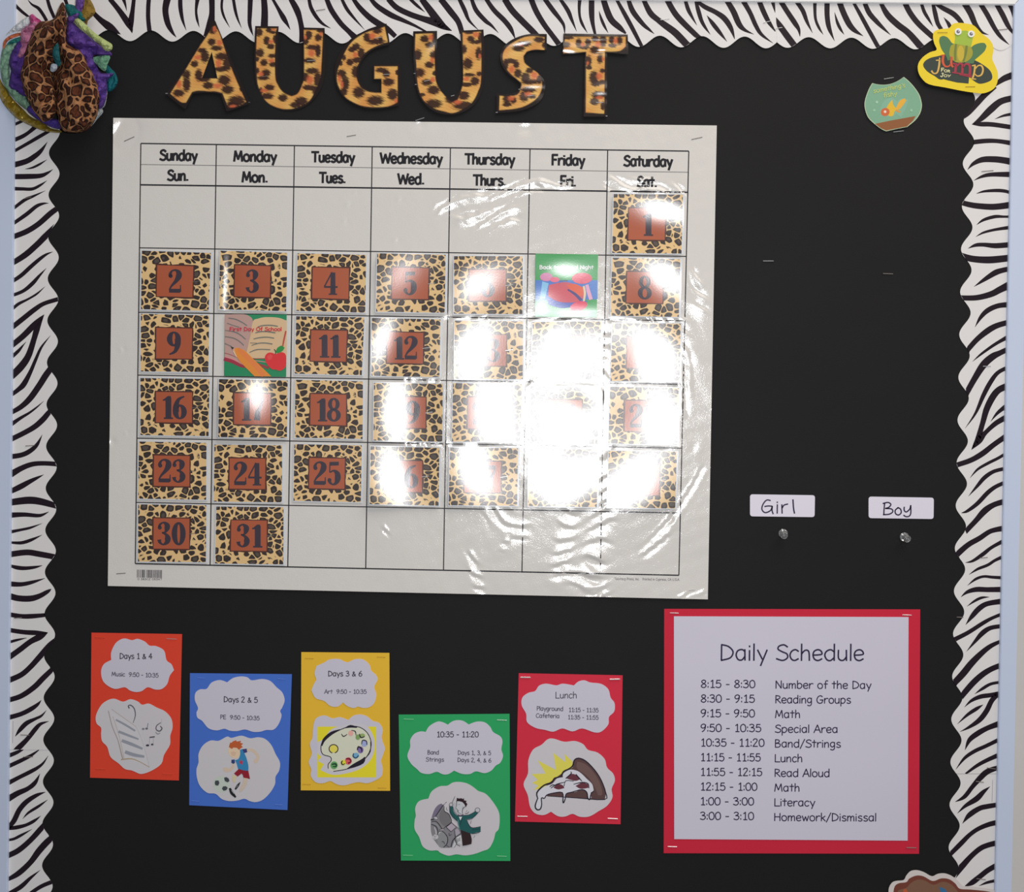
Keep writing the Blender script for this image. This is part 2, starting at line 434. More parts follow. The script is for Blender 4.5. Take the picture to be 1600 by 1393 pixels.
# ------------------------------------------------------------------ structure: wall
WALL = mat('painted_wall', (184, 181, 178), rough=0.8, spec=0.2, vary=0.05, bump=[(160.0, 0.25, 0.0006)])
me = D2.meshes.new('wall_back')
me.from_pydata([(-1.6, 0.014, 0.0), (1.6, 0.014, 0.0), (1.6, 0.014, 2.7), (-1.6, 0.014, 2.7), (-1.6, 0.12, 0.0), (1.6, 0.12, 0.0), (1.6, 0.12, 2.7), (-1.6, 0.12, 2.7)], [],
               [(0, 1, 2, 3), (5, 4, 7, 6), (1, 5, 6, 2), (4, 0, 3, 7), (3, 2, 6, 7), (4, 5, 1, 0)])
me.materials.append(WALL)
tag(link('wall_back', me, (0, 0, 0)), kind='structure')

# ------------------------------------------------------------------ bulletin board
root = D2.objects.new('bulletin_board', None); COL.objects.link(root)
root.location = P(800, 1440, 0); WLOC[root.name] = Vector(root.location)
tag(root, 'large bulletin board with pale blue metal frame fixed to the wall', 'bulletin board')
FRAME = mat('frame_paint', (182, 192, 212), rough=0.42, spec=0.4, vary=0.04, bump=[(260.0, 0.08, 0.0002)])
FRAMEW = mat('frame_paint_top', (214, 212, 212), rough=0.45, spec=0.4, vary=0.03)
CORK = mat('backing_panel', (150, 120, 90), rough=0.9, vary=0.2)
BOT = 1420
box_px('back_panel', [(-8, -18), (1604, -18), (1575, BOT + 8), (-22, BOT + 8)], -0.013, -0.0009, CORK, root)
FH = 0.0042
def lx(y): return 23.6 - 12.9 * y / 1393.0
def rx(y): return 1585.2 - 29.8 * y / 1393.0
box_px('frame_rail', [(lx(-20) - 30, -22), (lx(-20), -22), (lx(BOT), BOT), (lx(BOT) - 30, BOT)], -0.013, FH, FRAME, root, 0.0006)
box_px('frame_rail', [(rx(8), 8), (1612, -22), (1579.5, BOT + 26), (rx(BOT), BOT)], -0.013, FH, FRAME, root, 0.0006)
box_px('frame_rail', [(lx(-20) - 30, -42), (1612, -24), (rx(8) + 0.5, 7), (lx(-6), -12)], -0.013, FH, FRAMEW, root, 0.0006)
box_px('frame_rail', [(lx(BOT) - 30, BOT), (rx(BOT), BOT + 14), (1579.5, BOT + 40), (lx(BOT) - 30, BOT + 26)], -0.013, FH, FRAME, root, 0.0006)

# black backing paper with faint ripples
BLACK = mat('black_paper', (23, 22, 23), rough=0.7, spec=0.22, bump=[(900.0, 0.3, 0.0003), (25.0, 0.25, 0.002)], vary=0.12)
wv = waves(3, 0.00022, 130, 420, 8)
s = Sheet([[(lx(-14) - 4, -14), (1590, -6), (1566, BOT + 4), (lx(BOT) - 4, BOT)]], BLACK, h=0.0001, th=0.0003, hf=lambda x, y: wv(x, y) * 0.4, spacing=40)
tag(s.build('backing_paper'), 'black paper covering the whole bulletin board behind everything', 'paper')

# ------------------------------------------------------------------ zebra scalloped border
ZW = mat('zebra_white', (206, 203, 202), rough=0.45, spec=0.25)
ZB = mat('zebra_black', (30, 21, 29), rough=0.45, spec=0.22)
def arc_wave(k, p0, per, a0, b0, a1, b1, n):
    """scallop: crest line a0->a1, trough line b0->b1 over n periods"""
    t = (k - p0) / per; f = min(max(t / n, -0.1), 1.1)
    cr_ = a0 + (a1 - a0) * f; tr_ = b0 + (b1 - b0) * f
    return tr_ + (cr_ - tr_) * (0.5 + 0.5 * math.cos(2 * math.pi * t))
def edgeL(y): return arc_wave(y, 206, 65.45, 93.6, 76.8, 82.2, 65.4, 18)
def edgeR(y): return arc_wave(y, 188.5, 66.75, 1505.8, 1523.0, 1482.3, 1498.8, 17)
def edgeT1(x): return arc_wave(x, 203, 66.25, 64.2, 47.2, 75.4, 57.4, 15)
def edgeT2(x): return arc_wave(x, 1230.5, 66.6, 74.6, 57.6, 78.6, 61.6, 5)
TOPY = lambda x: -14 + 20 * max(0, x) / 1590.0 - 2
def run(f, a, b, st=2.5):
    n = int(abs(b - a) / st); return [f(a + (b - a) * i / n) for i in range(n + 1)]

Z = {'T1': [], 'T2': [], 'L1': [], 'L2': [], 'R1': [], 'R2': []}
def zs(key, ox, oy, sc_, *lists):
    t = T(ox, oy, sc_)
    for l in lists: Z[key].append(t([tuple(l[i:i + 3]) for i in range(0, len(l), 3)]))
zs('T1', 0, 0, 5,
 [112,-10,20,118,35,24,165,85,24,215,125,20,245,150,14], [215,-5,2,250,35,16,300,65,26,340,120,26,365,165,26], [370,-8,26,390,60,28,425,140,26], [508,-8,28,525,40,26,545,100,26],
 [715,70,30,735,105,35,790,160,45,860,215,62,930,285,44], [858,-8,36,930,80,42,1000,180,50,1024,225,30,1032,258,4], [1046,-8,30,1036,80,34,1024,170,44,1030,250,8], [965,-8,30,980,40,16,990,85,2],
 [1163,-8,34,1158,60,34,1158,150,34,1170,260,36], [1307,-8,56,1292,80,48,1310,180,44,1345,250,26,1378,292,2], [1408,-8,34,1410,60,34,1425,150,24,1455,238,2], [1543,-8,34,1532,80,20,1540,150,20,1558,215,2])
zs('T1', 320, 0, 5,
 [55,-8,46,56,100,44,46,180,60,20,300,70], [136,-8,20,132,60,20,150,130,18,195,215,2], [223,-8,24,238,80,24,258,150,16,288,220,2], [356,-8,40,352,100,36,350,180,30,362,235,20,378,280,2],
 [462,-8,46,468,100,52,462,260,60], [530,-8,22,575,70,28,615,140,40,645,190,22,668,232,2], [672,-8,40,720,80,50,745,160,40,760,250,44,760,350,50], [814,-8,26,830,60,30,870,130,30,920,185,22,985,222,2],
 [952,-8,36,990,80,42,1060,180,40,1130,250,40,1180,300,54], [1070,-8,24,1110,70,28,1165,140,20,1248,232,2], [1160,-8,30,1210,60,40,1280,130,46,1350,180,50,1420,220,44,1490,285,36],
 [1296,-8,30,1350,50,40,1450,115,44,1540,155,34,1640,200,22,1730,248,14], [1432,-8,40,1500,60,44,1600,110,44,1700,145,46,1800,175,60,1870,210,44,1930,240,4])
zs('T1', 640, 0, 5,
 [93,-8,44,160,80,56,220,160,60,280,215,36,330,240,4], [3,-8,24,60,45,24,120,95,2], [242,-8,46,320,90,50,380,170,44,410,260,40], [388,-8,30,430,80,34,465,160,22,535,232,4],
 [484,-8,28,520,80,36,590,160,34,640,200,22,695,258,2], [598,-8,32,660,80,38,740,160,40,790,225,36,824,300,6], [742,-8,48,800,80,50,880,165,50,980,265,48,1040,340,44], [949,-8,44,990,90,44,1050,190,42,1110,270,40,1170,350,44],
 [1056,-8,36,1120,80,38,1175,150,30,1205,200,22,1212,260,6], [1176,-8,26,1235,80,34,1265,150,26,1305,245,2], [1330,-8,30,1325,60,24,1330,130,20,1350,190,22,1390,258,2], [1422,-8,44,1422,100,44,1430,180,32,1450,268,20],
 [1480,85,2,1495,140,20,1520,200,22,1552,258,2], [1513,-8,44,1545,90,50,1580,160,50,1640,215,44,1690,262,14])
zs('T1', 960, 0, 5,
 [16,-6,24,80,110,34,140,220,34,220,375,28], [108,-6,32,145,90,42,220,185,34,270,230,22,312,265,2], [226,-6,34,280,100,46,340,155,44,400,200,52,480,260,56,575,360,56], [410,-6,44,470,100,46,540,180,46,665,300,40],
 [552,-6,26,575,70,32,605,130,22,645,198,2], [634,0,22,655,80,34,680,160,30,710,215,22,750,270,2], [632,-4,18,700,50,36,790,95,38,860,145,44,910,220,36,940,305,4], [722,120,2,765,180,32,820,250,30,880,325,2],
 [876,0,40,930,90,46,975,190,44,1020,235,26,1090,268,2], [1002,0,40,1060,100,36,1105,200,34,1150,270,26,1240,338,2], [1128,0,38,1165,90,40,1205,170,34,1258,245,8], [1234,0,36,1248,60,18,1256,100,2])
zs('T2', 960, 0, 5,
 [1264,136,3,1290,195,44,1330,255,50,1405,355,50], [1292,-2,40,1350,90,40,1410,180,40,1440,230,26,1450,285,4], [1411,-2,30,1470,80,36,1505,170,26,1548,258,2], [1568,-2,30,1566,60,26,1572,150,22,1600,220,20,1632,270,2])
zs('T2', 1280, 0, 5,
 [62,2,42,62,120,40,78,220,34,120,320,2], [120,95,2,140,170,22,165,225,22,195,270,2], [153,2,44,190,100,46,235,190,46,280,240,34,345,282,2], [258,2,22,330,130,32,390,240,34,465,375,34],
 [348,4,34,390,100,40,450,170,36,500,220,24,560,275,2], [472,4,26,530,110,46,610,190,50,700,260,50,810,385,56], [662,6,42,710,100,44,780,190,44,900,300,42], [793,9,24,820,90,28,855,150,22,890,208,2],
 [885,12,22,905,100,36,925,180,34,955,230,30], [882,9,20,960,60,36,1050,110,42,1110,175,36,1130,220,20], [972,135,2,1010,185,28,1030,230,28], [1127,14,48,1180,100,48,1220,190,40,1270,250,22,1325,272,2],
 [1251,16,36,1310,110,40,1370,220,36,1420,290,28,1485,350,2], [1376,16,36,1430,110,42,1475,200,36,1518,265,14], [1477,16,30,1510,80,34,1522,140,20])
zs('L1', 0, 180, 6.33,
 [120,104,26,180,75,30,240,50,24,262,38,18], [120,254,40,220,210,40,290,165,36,370,95,50], [120,366,30,280,275,34,400,205,36,515,140,30], [120,495,56,260,455,54,350,400,50,410,345,36,470,262,2],
 [245,533,2,320,518,20,390,485,22,465,438,2], [120,607,52,280,605,52,400,598,44,470,570,26,525,533,2], [120,725,38,220,728,34,320,728,32,400,690,24,465,645,2], [120,932,30,240,840,34,330,800,24,450,745,2],
 [120,1078,34,260,980,40,360,900,36,430,873,22,482,870,2], [120,1205,52,260,1150,54,380,1075,54,500,970,56,590,905,50], [115,1466,52,250,1380,60,370,1275,60,450,1195,62,560,1095,64])
zs('L1', 0, 400, 6.96,
 [125,280,40,230,210,44,340,110,44,440,25,38,510,-22,24,577,-48,2], [125,430,36,250,380,38,350,300,44,430,210,28,505,130,2], [125,584,32,200,520,34,300,470,24,400,410,22,490,330,2], [122,782,56,250,680,56,370,585,54,480,515,46,650,463,48],
 [122,976,60,250,870,64,360,760,66,430,690,46,480,635,4], [122,1308,76,230,1200,80,310,1080,70,370,900,60,400,800,64,440,720,30,480,635,4], [122,1102,40,200,1030,36,250,970,16,285,930,2], [115,1515,40,200,1450,50,260,1390,60,330,1260,44,390,1120,36,450,990,26,550,862,2])
zs('L1', 0, 600, 6.96,
 [112,314,48,230,245,56,330,150,66,430,10,68,500,-100,70,575,-200,64], [112,444,48,220,370,36,320,310,26,400,250,18,478,182,2], [112,603,56,260,530,56,380,460,60,470,380,62,530,310,56,610,230,40], [108,789,56,230,770,54,320,730,52,400,660,40,460,548,2],
 [108,986,72,230,915,60,350,870,54,480,860,50,640,870,52], [106,1170,52,220,1115,62,320,1060,50,400,1020,32,478,982,2], [104,1286,70,300,1262,80,440,1275,76,620,1325,60])
zs('L1', 0, 800, 6.96,
 [100,32,60,260,25,48,400,36,40,460,28,30,530,-5,4], [100,216,38,220,192,30,330,168,26,460,120,2], [100,327,24,230,332,36,340,300,34,460,245,2], [98,459,64,290,436,64,430,455,64,630,492,60],
 [98,576,24,180,600,44,270,608,42,380,597,30,460,578,4], [98,778,58,230,783,48,350,760,38,488,718,4], [96,908,68,200,935,66,330,938,66,430,910,56,520,860,40,558,833,4], [96,1110,50,230,1130,50,340,1130,52,510,1116,40],
 [96,1279,48,250,1302,50,400,1310,50,520,1308,6], [520,1308,4,440,1350,66,330,1407,60,220,1490,60,90,1584,60], [92,1414,30,180,1390,28,290,1365,4])
zs('L1', 0, 1000, 6.96,
 [90,438,60,230,375,58,330,290,58,430,180,62,540,60,70,620,-20,40], [88,651,54,230,605,56,370,510,60,470,410,60,590,295,52], [86,842,52,230,800,50,340,745,50,410,695,34,450,648,2], [165,1045,4,220,970,44,290,900,50,380,855,34,450,820,26,505,760,2],
 [140,1220,30,190,1180,60,300,1070,50,380,970,50,440,910,36,530,880,4])
zs('L2', 0, 1000, 6.96, [84,1258,46,180,1220,40,252,1184,20], [82,1374,44,220,1310,44,330,1255,34,425,1190,10])
zs('L2', 0, 1193, 6.96,
 [80,213,50,200,150,44,330,85,44,410,40,36,470,-10,24,525,-90,2], [80,386,66,190,320,60,300,270,50,380,205,46,435,105,2], [78,708,40,150,620,56,210,500,56,290,410,54,400,340,40,495,305,4], [85,702,36,180,690,44,280,665,36,370,620,34,445,563,2],
 [245,598,2,310,530,26,420,460,30,520,388,2], [76,829,26,150,815,30,230,775,30,350,708,2], [74,1003,58,200,940,60,330,830,58,440,710,60,510,630,50], [72,1263,36,200,1190,60,330,1070,60,420,950,70,510,850,70,600,770,60],
 [60,1430,40,220,1340,50,330,1240,34,440,1152,2], [300,1430,40,450,1330,44,620,1262,46])
zs('R1', 1480, 100, 6.33,
 [470,210,30,560,145,60,665,104,66], [470,215,60,370,305,60,290,390,62,200,480,66,130,540,40], [245,597,4,330,545,50,430,450,70,530,370,64,660,335,60], [245,597,4,330,595,44,450,598,46,655,628,46],
 [470,545,2,560,510,24,655,493,32], [240,775,46,380,760,46,500,762,42,650,785,48], [200,1045,2,260,985,36,350,945,56,470,942,62,560,952,64,645,968,68], [262,1152,2,350,1110,30,450,1092,42,645,1092,56], [290,1280,4,370,1258,24,490,1250,34,580,1258,34,635,1280,26])
zs('R1', 1480, 300, 6.33,
 [120,98,50,250,130,56,400,145,60,500,143,62,638,125,64], [290,325,2,360,275,28,470,243,34,560,243,24,632,243,26], [282,442,2,360,400,22,480,370,28,630,348,38], [205,558,2,280,525,34,360,520,40,480,530,52,628,519,54],
 [110,625,70,250,660,64,420,670,70,625,650,66], [265,935,2,360,870,36,470,800,56,540,775,52,620,758,50], [100,1044,50,280,1045,54,430,1010,60,520,965,66,615,918,76], [275,1335,2,330,1240,36,400,1170,50,500,1125,50,612,1112,54])
zs('R1', 1480, 500, 6.33,
 [180,320,50,290,195,52,400,105,60,490,55,56,608,20,52], [250,410,2,330,340,22,440,260,30,520,210,34,605,164,44], [175,750,56,270,580,60,360,440,72,450,360,68,520,325,54,602,286,50], [178,1068,2,280,920,26,360,740,44,430,610,46,500,520,40,596,468,40],
 [240,1280,4,300,1180,50,350,1020,52,390,880,62,450,760,66,510,690,64,596,650,66], [240,1280,4,310,1190,70,380,1110,44,480,1020,50,592,955,56], [430,1002,2,500,915,32,592,843,48], [80,1436,50,230,1386,52,350,1318,56,460,1232,52,588,1142,54])
zs('R1', 1480, 700, 6.33,
 [225,295,2,300,210,24,400,150,30,500,100,30,580,52,30], [210,475,2,300,370,32,370,290,42,460,230,38,576,200,36], [140,640,4,200,620,30,300,545,42,400,440,44,480,380,40,572,338,38], [175,830,50,280,720,52,370,620,64,460,560,54,566,526,56],
 [70,1076,60,200,960,54,320,890,52,430,820,48,564,790,56], [182,1130,4,250,1115,26,350,1050,40,440,980,34,560,915,40], [215,1250,2,300,1195,26,400,1155,30,470,1110,30,556,1070,36], [200,1358,2,280,1295,26,360,1268,26,450,1275,30,554,1281,34])
zs('R1', 1480, 900, 6.33,
 [135,205,2,200,155,34,290,130,50,400,132,50,546,130,54], [195,298,2,270,245,24,340,212,26,418,205,2], [182,480,2,250,390,46,320,315,54,400,270,50,546,246,56], [40,640,46,200,560,42,350,465,40,440,415,34,544,372,34],
 [190,745,2,270,650,30,350,560,50,430,510,44,542,492,42], [40,1085,60,150,970,68,240,860,66,340,760,56,430,690,46,538,638,32], [130,1200,56,250,1060,60,350,970,58,440,915,54,534,878,54], [270,1165,2,350,1110,30,430,1065,30,528,1046,28])
zs('R1', 1480, 1080, 6.33,
 [170,155,2,240,90,30,330,50,44,430,35,44,528,14,40], [125,398,2,220,350,30,320,280,50,390,190,52,440,90,50,500,25,50], [100,322,2,200,230,30,290,170,36,355,130,4], [175,580,2,220,480,44,300,415,54,400,360,50,522,315,60],
 [85,770,2,170,660,30,270,590,38,390,535,38,518,472,40], [180,815,20,290,735,34,390,680,40,516,624,46], [245,945,44,330,850,56,400,790,56,514,748,44])
zs('R2', 1480, 1080, 6.33,
 [80,1090,4,170,1040,40,250,940,44,330,850,56,400,790,56,514,748,44], [100,1205,2,180,1130,34,290,1060,56,360,990,40,425,938,2], [150,1305,2,220,1220,50,320,1155,50,400,1135,50,506,1118,46])
zs('R2', 1380, 1293, 7.27,
 [750,310,50,880,180,56,980,80,50,1080,10,50,1200,-40,56,1310,-66,60], [790,550,80,900,430,70,1000,320,60,1100,235,60,1190,195,60,1310,165,64], [930,660,10,1010,620,60,1100,550,60,1190,480,60,1310,412,60], [1085,660,2,1180,620,30,1310,592,36])
def clipper(fn):
    return fn
SEAMX = lambda y: 1211.0 + y * 0.03
BORD = {
 'T1': ([[(20, TOPY(20))] + [(1211, TOPY(1211))] + [(1214.2, 65)] + run(lambda x: (x, edgeT1(x)), 1213.5, 20)], 0.0015,
        lambda x, y: (min(x, SEAMX(y)), min(y, edgeT1(x))), 'long zebra striped scalloped strip along the top of the board, left of the seam'),
 'T2': ([[(1211, TOPY(1211))] + [(1589, TOPY(1589) + 1)] + [(1589, edgeT2(1589))] + run(lambda x: (x, edgeT2(x)), 1588, 1214.4)], 0.0011,
        lambda x, y: (max(x, SEAMX(y)), min(y, edgeT2(x))), 'zebra striped strip at the top right of the board, running to the right corner'),
 'L1': ([[(lx(40) - 5, 40), (lx(1170) - 5, 1170.3)] + run(lambda y: (edgeL(y), y), 1171, 40)], 0.0009,
        lambda x, y: (min(x, edgeL(y)), min(y, 1170.5)), 'long zebra striped scalloped strip down the left side of the board'),
 'L2': ([[(lx(1168) - 5, 1167), (lx(BOT) - 5, BOT - 1)] + run(lambda y: (edgeL(y), y), BOT - 1, 1167)], 0.0004,
        lambda x, y: (min(x, edgeL(y)), min(max(y, 1167), BOT - 1)), 'short zebra striped strip at the bottom left, below the seam'),
 'R1': ([[(rx(66) + 5, 66)] + run(lambda y: (edgeR(y), y), 66, 1208.4)[0:] + [(rx(1208) + 5, 1208.4)]], 0.0009 - 0.0003,
        lambda x, y: (max(x, edgeR(y)), min(y, 1208.4)), 'long zebra striped scalloped strip down the right side of the board'),
 'R2': ([[(rx(1208) + 5, 1208.8)] + run(lambda y: (edgeR(y), y), 1208.8, BOT + 6) + [(rx(BOT) + 5, BOT + 6)]], 0.00055,
        lambda x, y: (max(x, edgeR(y)), min(max(y, 1208.8), BOT + 6)), 'short zebra striped strip at the bottom right, below the seam'),
}
BOBJ = {}
for key, (loops, h, cf, lab) in BORD.items():
    s = Sheet(loops, ZW, h=h, th=0.0003, clip=cf)
    for st in Z[key]: s.stroke(st, ZB, 1, 7, cap=False)
    if key == 'L1': s.stroke([(20.4, 1126, 1.0), (19.6, 1160, 1.0)], ink(165, 160, 165), 2, 0)
    if key == 'R2': s.stroke([(1551, 1218, 1.0), (1550, 1252, 1.0)], ink(165, 160, 165), 2, 0)
    o = s.build('scalloped_border'); BOBJ[key] = o
    tag(o, lab, 'border')
for key, x, y, L, a, m in [('T1', 501, 15.5, 14, -9, STEELD), ('T1', 1039, 30, 14, -8, STEEL), ('T1', 1199, 34, 12, -14, STEEL), ('T2', 1216, 44, 12, -10, STEEL), ('T2', 1567, 46, 14, -6, STEELD),
                           ('L1', 43, 309, 12, -14, STEELD), ('L1', 47, 696, 14, -3, STEELD), ('L1', 39, 1148, 14, 2, STEELD), ('L1', 28, 965, 12, -4, STEELD), ('L2', 44, 1182, 15, -2, STEELD),
                           ('R1', 1543, 267, 18, -5, STEELD), ('R1', 1542, 572, 12, -1, STEEL), ('R1', 1537, 871, 12, -5, STEELD), ('R1', 1549, 1200, 14, 8, STEELD), ('R2', 1531, 1221, 12, 6, STEELD), ('R2', 1533, 1373, 14, 6, STEELD)]:
    staple(x, y, L, a, BORD[key][1] + 0.0003, BOBJ[key], m)

# ------------------------------------------------------------------ calendar chart
CALW = mat('calendar_film', (202, 198, 193), **LAM)
CINK = mat('calendar_ink', (34, 32, 36), **LAM)
CHAIR = mat('calendar_hairline', (95, 90, 92), **LAM)
quad = [(177, 184), (1120, 196), (1106, 936), (168.5, 915)]
cw = waves(11, 0.00020, 70, 170, 12); cw2 = waves(12, 0.00007, 22, 60, 12)
CHN = [(1090,446,10),(1086,486,12),(1080,560,9),(940,560,14),(938,600,16),(1088,700,6),(655,190,6),(820,195,8),(870,905,8),(1010,300,6),(545,320,3),(540,345,3),(556,300,2.5),(625,312,3),(620,375,3),
       (191,546,2.5),(172,690,4),(198,676,2),(640,595,8),(660,692,10),(735,692,12),(1068,600,7)]
# crinkles pressed into the film: (x0, y0, x1, y1, width, wavelength)
STK = [(690,326,770,302,9,9),(770,302,845,288,9,8),(845,288,890,292,5,8),(955,286,1010,292,9,9),(1010,292,1062,300,9,9),(725,345,800,335,12,10),(888,808,876,888,12,10),(945,806,928,875,15,11),(928,875,922,932,13,10),
       (1098,736,1050,815,6,9),(1050,815,1012,862,9,10),(736,868,750,925,7,9),(795,836,785,858,4,8),(770,800,812,830,12,10),(905,905,935,925,16,8),(942,520,940,620,8,10),(948,690,942,790,9,10),(600,820,606,838,3,7),
       (1066,500,1070,640,9,9),(960,498,1050,500,7,8),(835,500,900,498,6,8),(700,498,760,497,4,8),(640,592,680,596,5,8),(640,692,700,694,6,8),(1085,430,1100,480,8,8),(830,596,930,600,10,9),(1060,930,1100,925,3,7),(1010,500,1060,560,6,9)]
CF = [dent(x, y, r, r * 0.9, 0.95) for x, y, r in CHN]
CP = [(x, y, (r * 3.2) ** 2) for x, y, r in CHN]
corner = dent(182, 200, 16, 16, 0.92)
def calf(x, y):
    g = 0.35 + 0.65 / (1 + math.exp(-(x - 640) / 60.0))
    z = (cw(x, y) + cw2(x, y)) * g + (corner(x, y) if x < 250 and y < 270 else 0.0)
    for (cx, cy, r2_), f_ in zip(CP, CF):
        if (x - cx) ** 2 + (y - cy) ** 2 < r2_: z += f_(x, y)
    for x0, y0, x1, y1, w_, lam in STK:
        if min(x0, x1) - 2 * w_ < x < max(x0, x1) + 2 * w_ and min(y0, y1) - 2 * w_ < y < max(y0, y1) + 2 * w_:
            dx, dy = x1 - x0, y1 - y0; t_ = max(0, min(1, ((x - x0) * dx + (y - y0) * dy) / (dx * dx + dy * dy)))
            d_ = math.hypot(x - x0 - t_ * dx, y - y0 - t_ * dy)
            rx_, ry_ = x - 888, y - 650; s_ = math.hypot(rx_, ry_) + 1e-3
            fr_ = (s_ / (lam * 2.1) + 0.35 * math.sin(x * 0.06 + y * 0.04) + 0.05 * math.sin(y * 0.31 - x * 0.23)) % 1.0
            z += min(1.0, 1.6 * math.exp(-(d_ / w_) ** 2)) * (s_ * PX / DIST) * lam * 2.1 * PX * ((fr_ - 0.42) if fr_ < 0.84 else (0.42 - (fr_ - 0.84) * 5.25))
    return max(z, -0.0007)
CH = 0.0020
s = Sheet([quad], CALW, h=CH, th=0.0003, hf=calf, spacing=2.6)
def seg(x0, y0, x1, y1, w, m, n=None):
    n = n or max(2, int(math.hypot(x1 - x0, y1 - y0) / 6))
    q = [(x0 + (x1 - x0) * i / n, y0 + (y1 - y0) * i / n, w) for i in range(n + 1)]
    s.stroke(q, m, 2, 1, cap=False)
XT = [220, 338, 460, 581.6, 703.8, 828.3, 949.6, 1076.4]
XB = [211.2, 328.2, 449.6, 571.4, 693, 815.6, 938.2, 1061]
YL = [(224, 236, 2.0), (256.8, 269, 0.9), (288.6, 300.2, 2.4), (387, 400.4, 1.6), (487.8, 501, 1.6), (585.8, 600.4, 1.6), (684.3, 700, 1.6), (784.6, 801.2, 1.6), (880.2, 898.4, 2.0)]
def colx(i, y): return XT[i] + (XB[i] - XT[i]) * (y - 230) / (889 - 230)
for yl, yr, w in YL:
    seg(colx(0, yl), yl, colx(7, yr), yr, w, CINK if w > 1 else CHAIR)
for i in range(8):
    f = i / 7.0; seg(colx(i, 224 + 12 * f), 224 + 12 * f, colx(i, 880.2 + 18.2 * f), 880.2 + 18.2 * f, 1.7, CINK)
DAYS = [('Sunday', 249, 308.6, 250), ('Monday', 364.5, 432.5, 251.5), ('Tuesday', 486.5, 554.5, 252.7), ('Wednesday', 594, 691.5, 254.5), ('Thursday', 726, 804.5, 256), ('Friday', 861.5, 914, 257.5), ('Saturday', 974, 1051, 259)]
for d, x0, x1, b in DAYS: text(s, d, x0 + 1, x1 - 1, b, 15.6, 3.7, CINK, 0.013, 3)
SH = [('Sun.', 261, 295, 281.5), ('Mon.', 377.5, 419, 284), ('Tues.', 498.5, 540.5, 285), ('Wed.', 621.5, 663.5, 287), ('Thurs.', 739, 791, 289), ('Fri.', 875, 900.5, 290.5), ('Sat.', 995, 1027, 291.5)]
for d, x0, x1, b in SH: text(s, d, x0 + 1, x1 - 1, b, 15.6, 3.7, CINK, 0.013, 3)
rr = random.Random(5); x = 214.5
BARC = mat('barcode_ink', (88, 84, 90), **LAM)
while x < 254:
    w = rr.choice([0.6, 0.6, 1.0, 1.5]); s.stroke([(x, 889.5 + (x - 214) * 0.02, w), (x - 0.2, 902 + (x - 214) * 0.02, w)], BARC, 3, 0, cap=False); x += w + rr.choice([0.5, 0.6, 1.0])
text(s, '0 38312 05347', 215, 253, 905.6, 2.6, 0.5, BARC, 0.013, 3)
text(s, 'Teaching Press, Inc.   Printed in Cypress, CA U.S.A.', 960, 1062, 905.6, 3.6, 0.55, mat('micro_ink', (120, 114, 118), **LAM), 0.013, 3, 2)
cal = s.build('calendar_chart')
tag(cal, 'large laminated white monthly calendar chart with black grid and weekday headings', 'calendar')
for x, y, L, a, m in [(202, 217, 17, -24, STEELD), (549, 212, 14, -9, STEELD), (1089, 216, 17, -12, STEELD), (189, 895.5, 14, -4, STEELD), (1082, 921, 10, -4, STEEL), (656, 186, 14, -18, STEEL)]:
    staple(x, y, L, a, CH + calf(x, y), cal, m)

# ------------------------------------------------------------------ day cards
LEO = []
for i in range(5):
    LEO.append(leopard_mat('leopard_card_%d' % i, 8.8, CARDL, (216, 178, 124), (44, 32, 26), (76, 64, 56), 0.14, 0.50, True, i * 3.1))
RIM = mat('card_margin', (196, 200, 206), **CARDL)
ORG = mat('card_orange', (162, 80, 48), **CARDL)
ORGD = mat('card_square_outline', (70, 34, 26), **CARDL)
NINK = mat('numeral_ink', (50, 40, 52), **CARDL)
_o = ['', 'one', 'two', 'three', 'four', 'five', 'six', 'seven', 'eight', 'nine', 'ten', 'eleven', 'twelve', 'thirteen', 'fourteen', 'fifteen', 'sixteen', 'seventeen', 'eighteen', 'nineteen']
WORDS = _o + ['twenty'] + ['twenty-' + _o[i] for i in range(1, 10)] + ['thirty', 'thirty-one']
WD = ['Sunday', 'Monday', 'Tuesday', 'Wednesday', 'Thursday', 'Friday', 'Saturday']
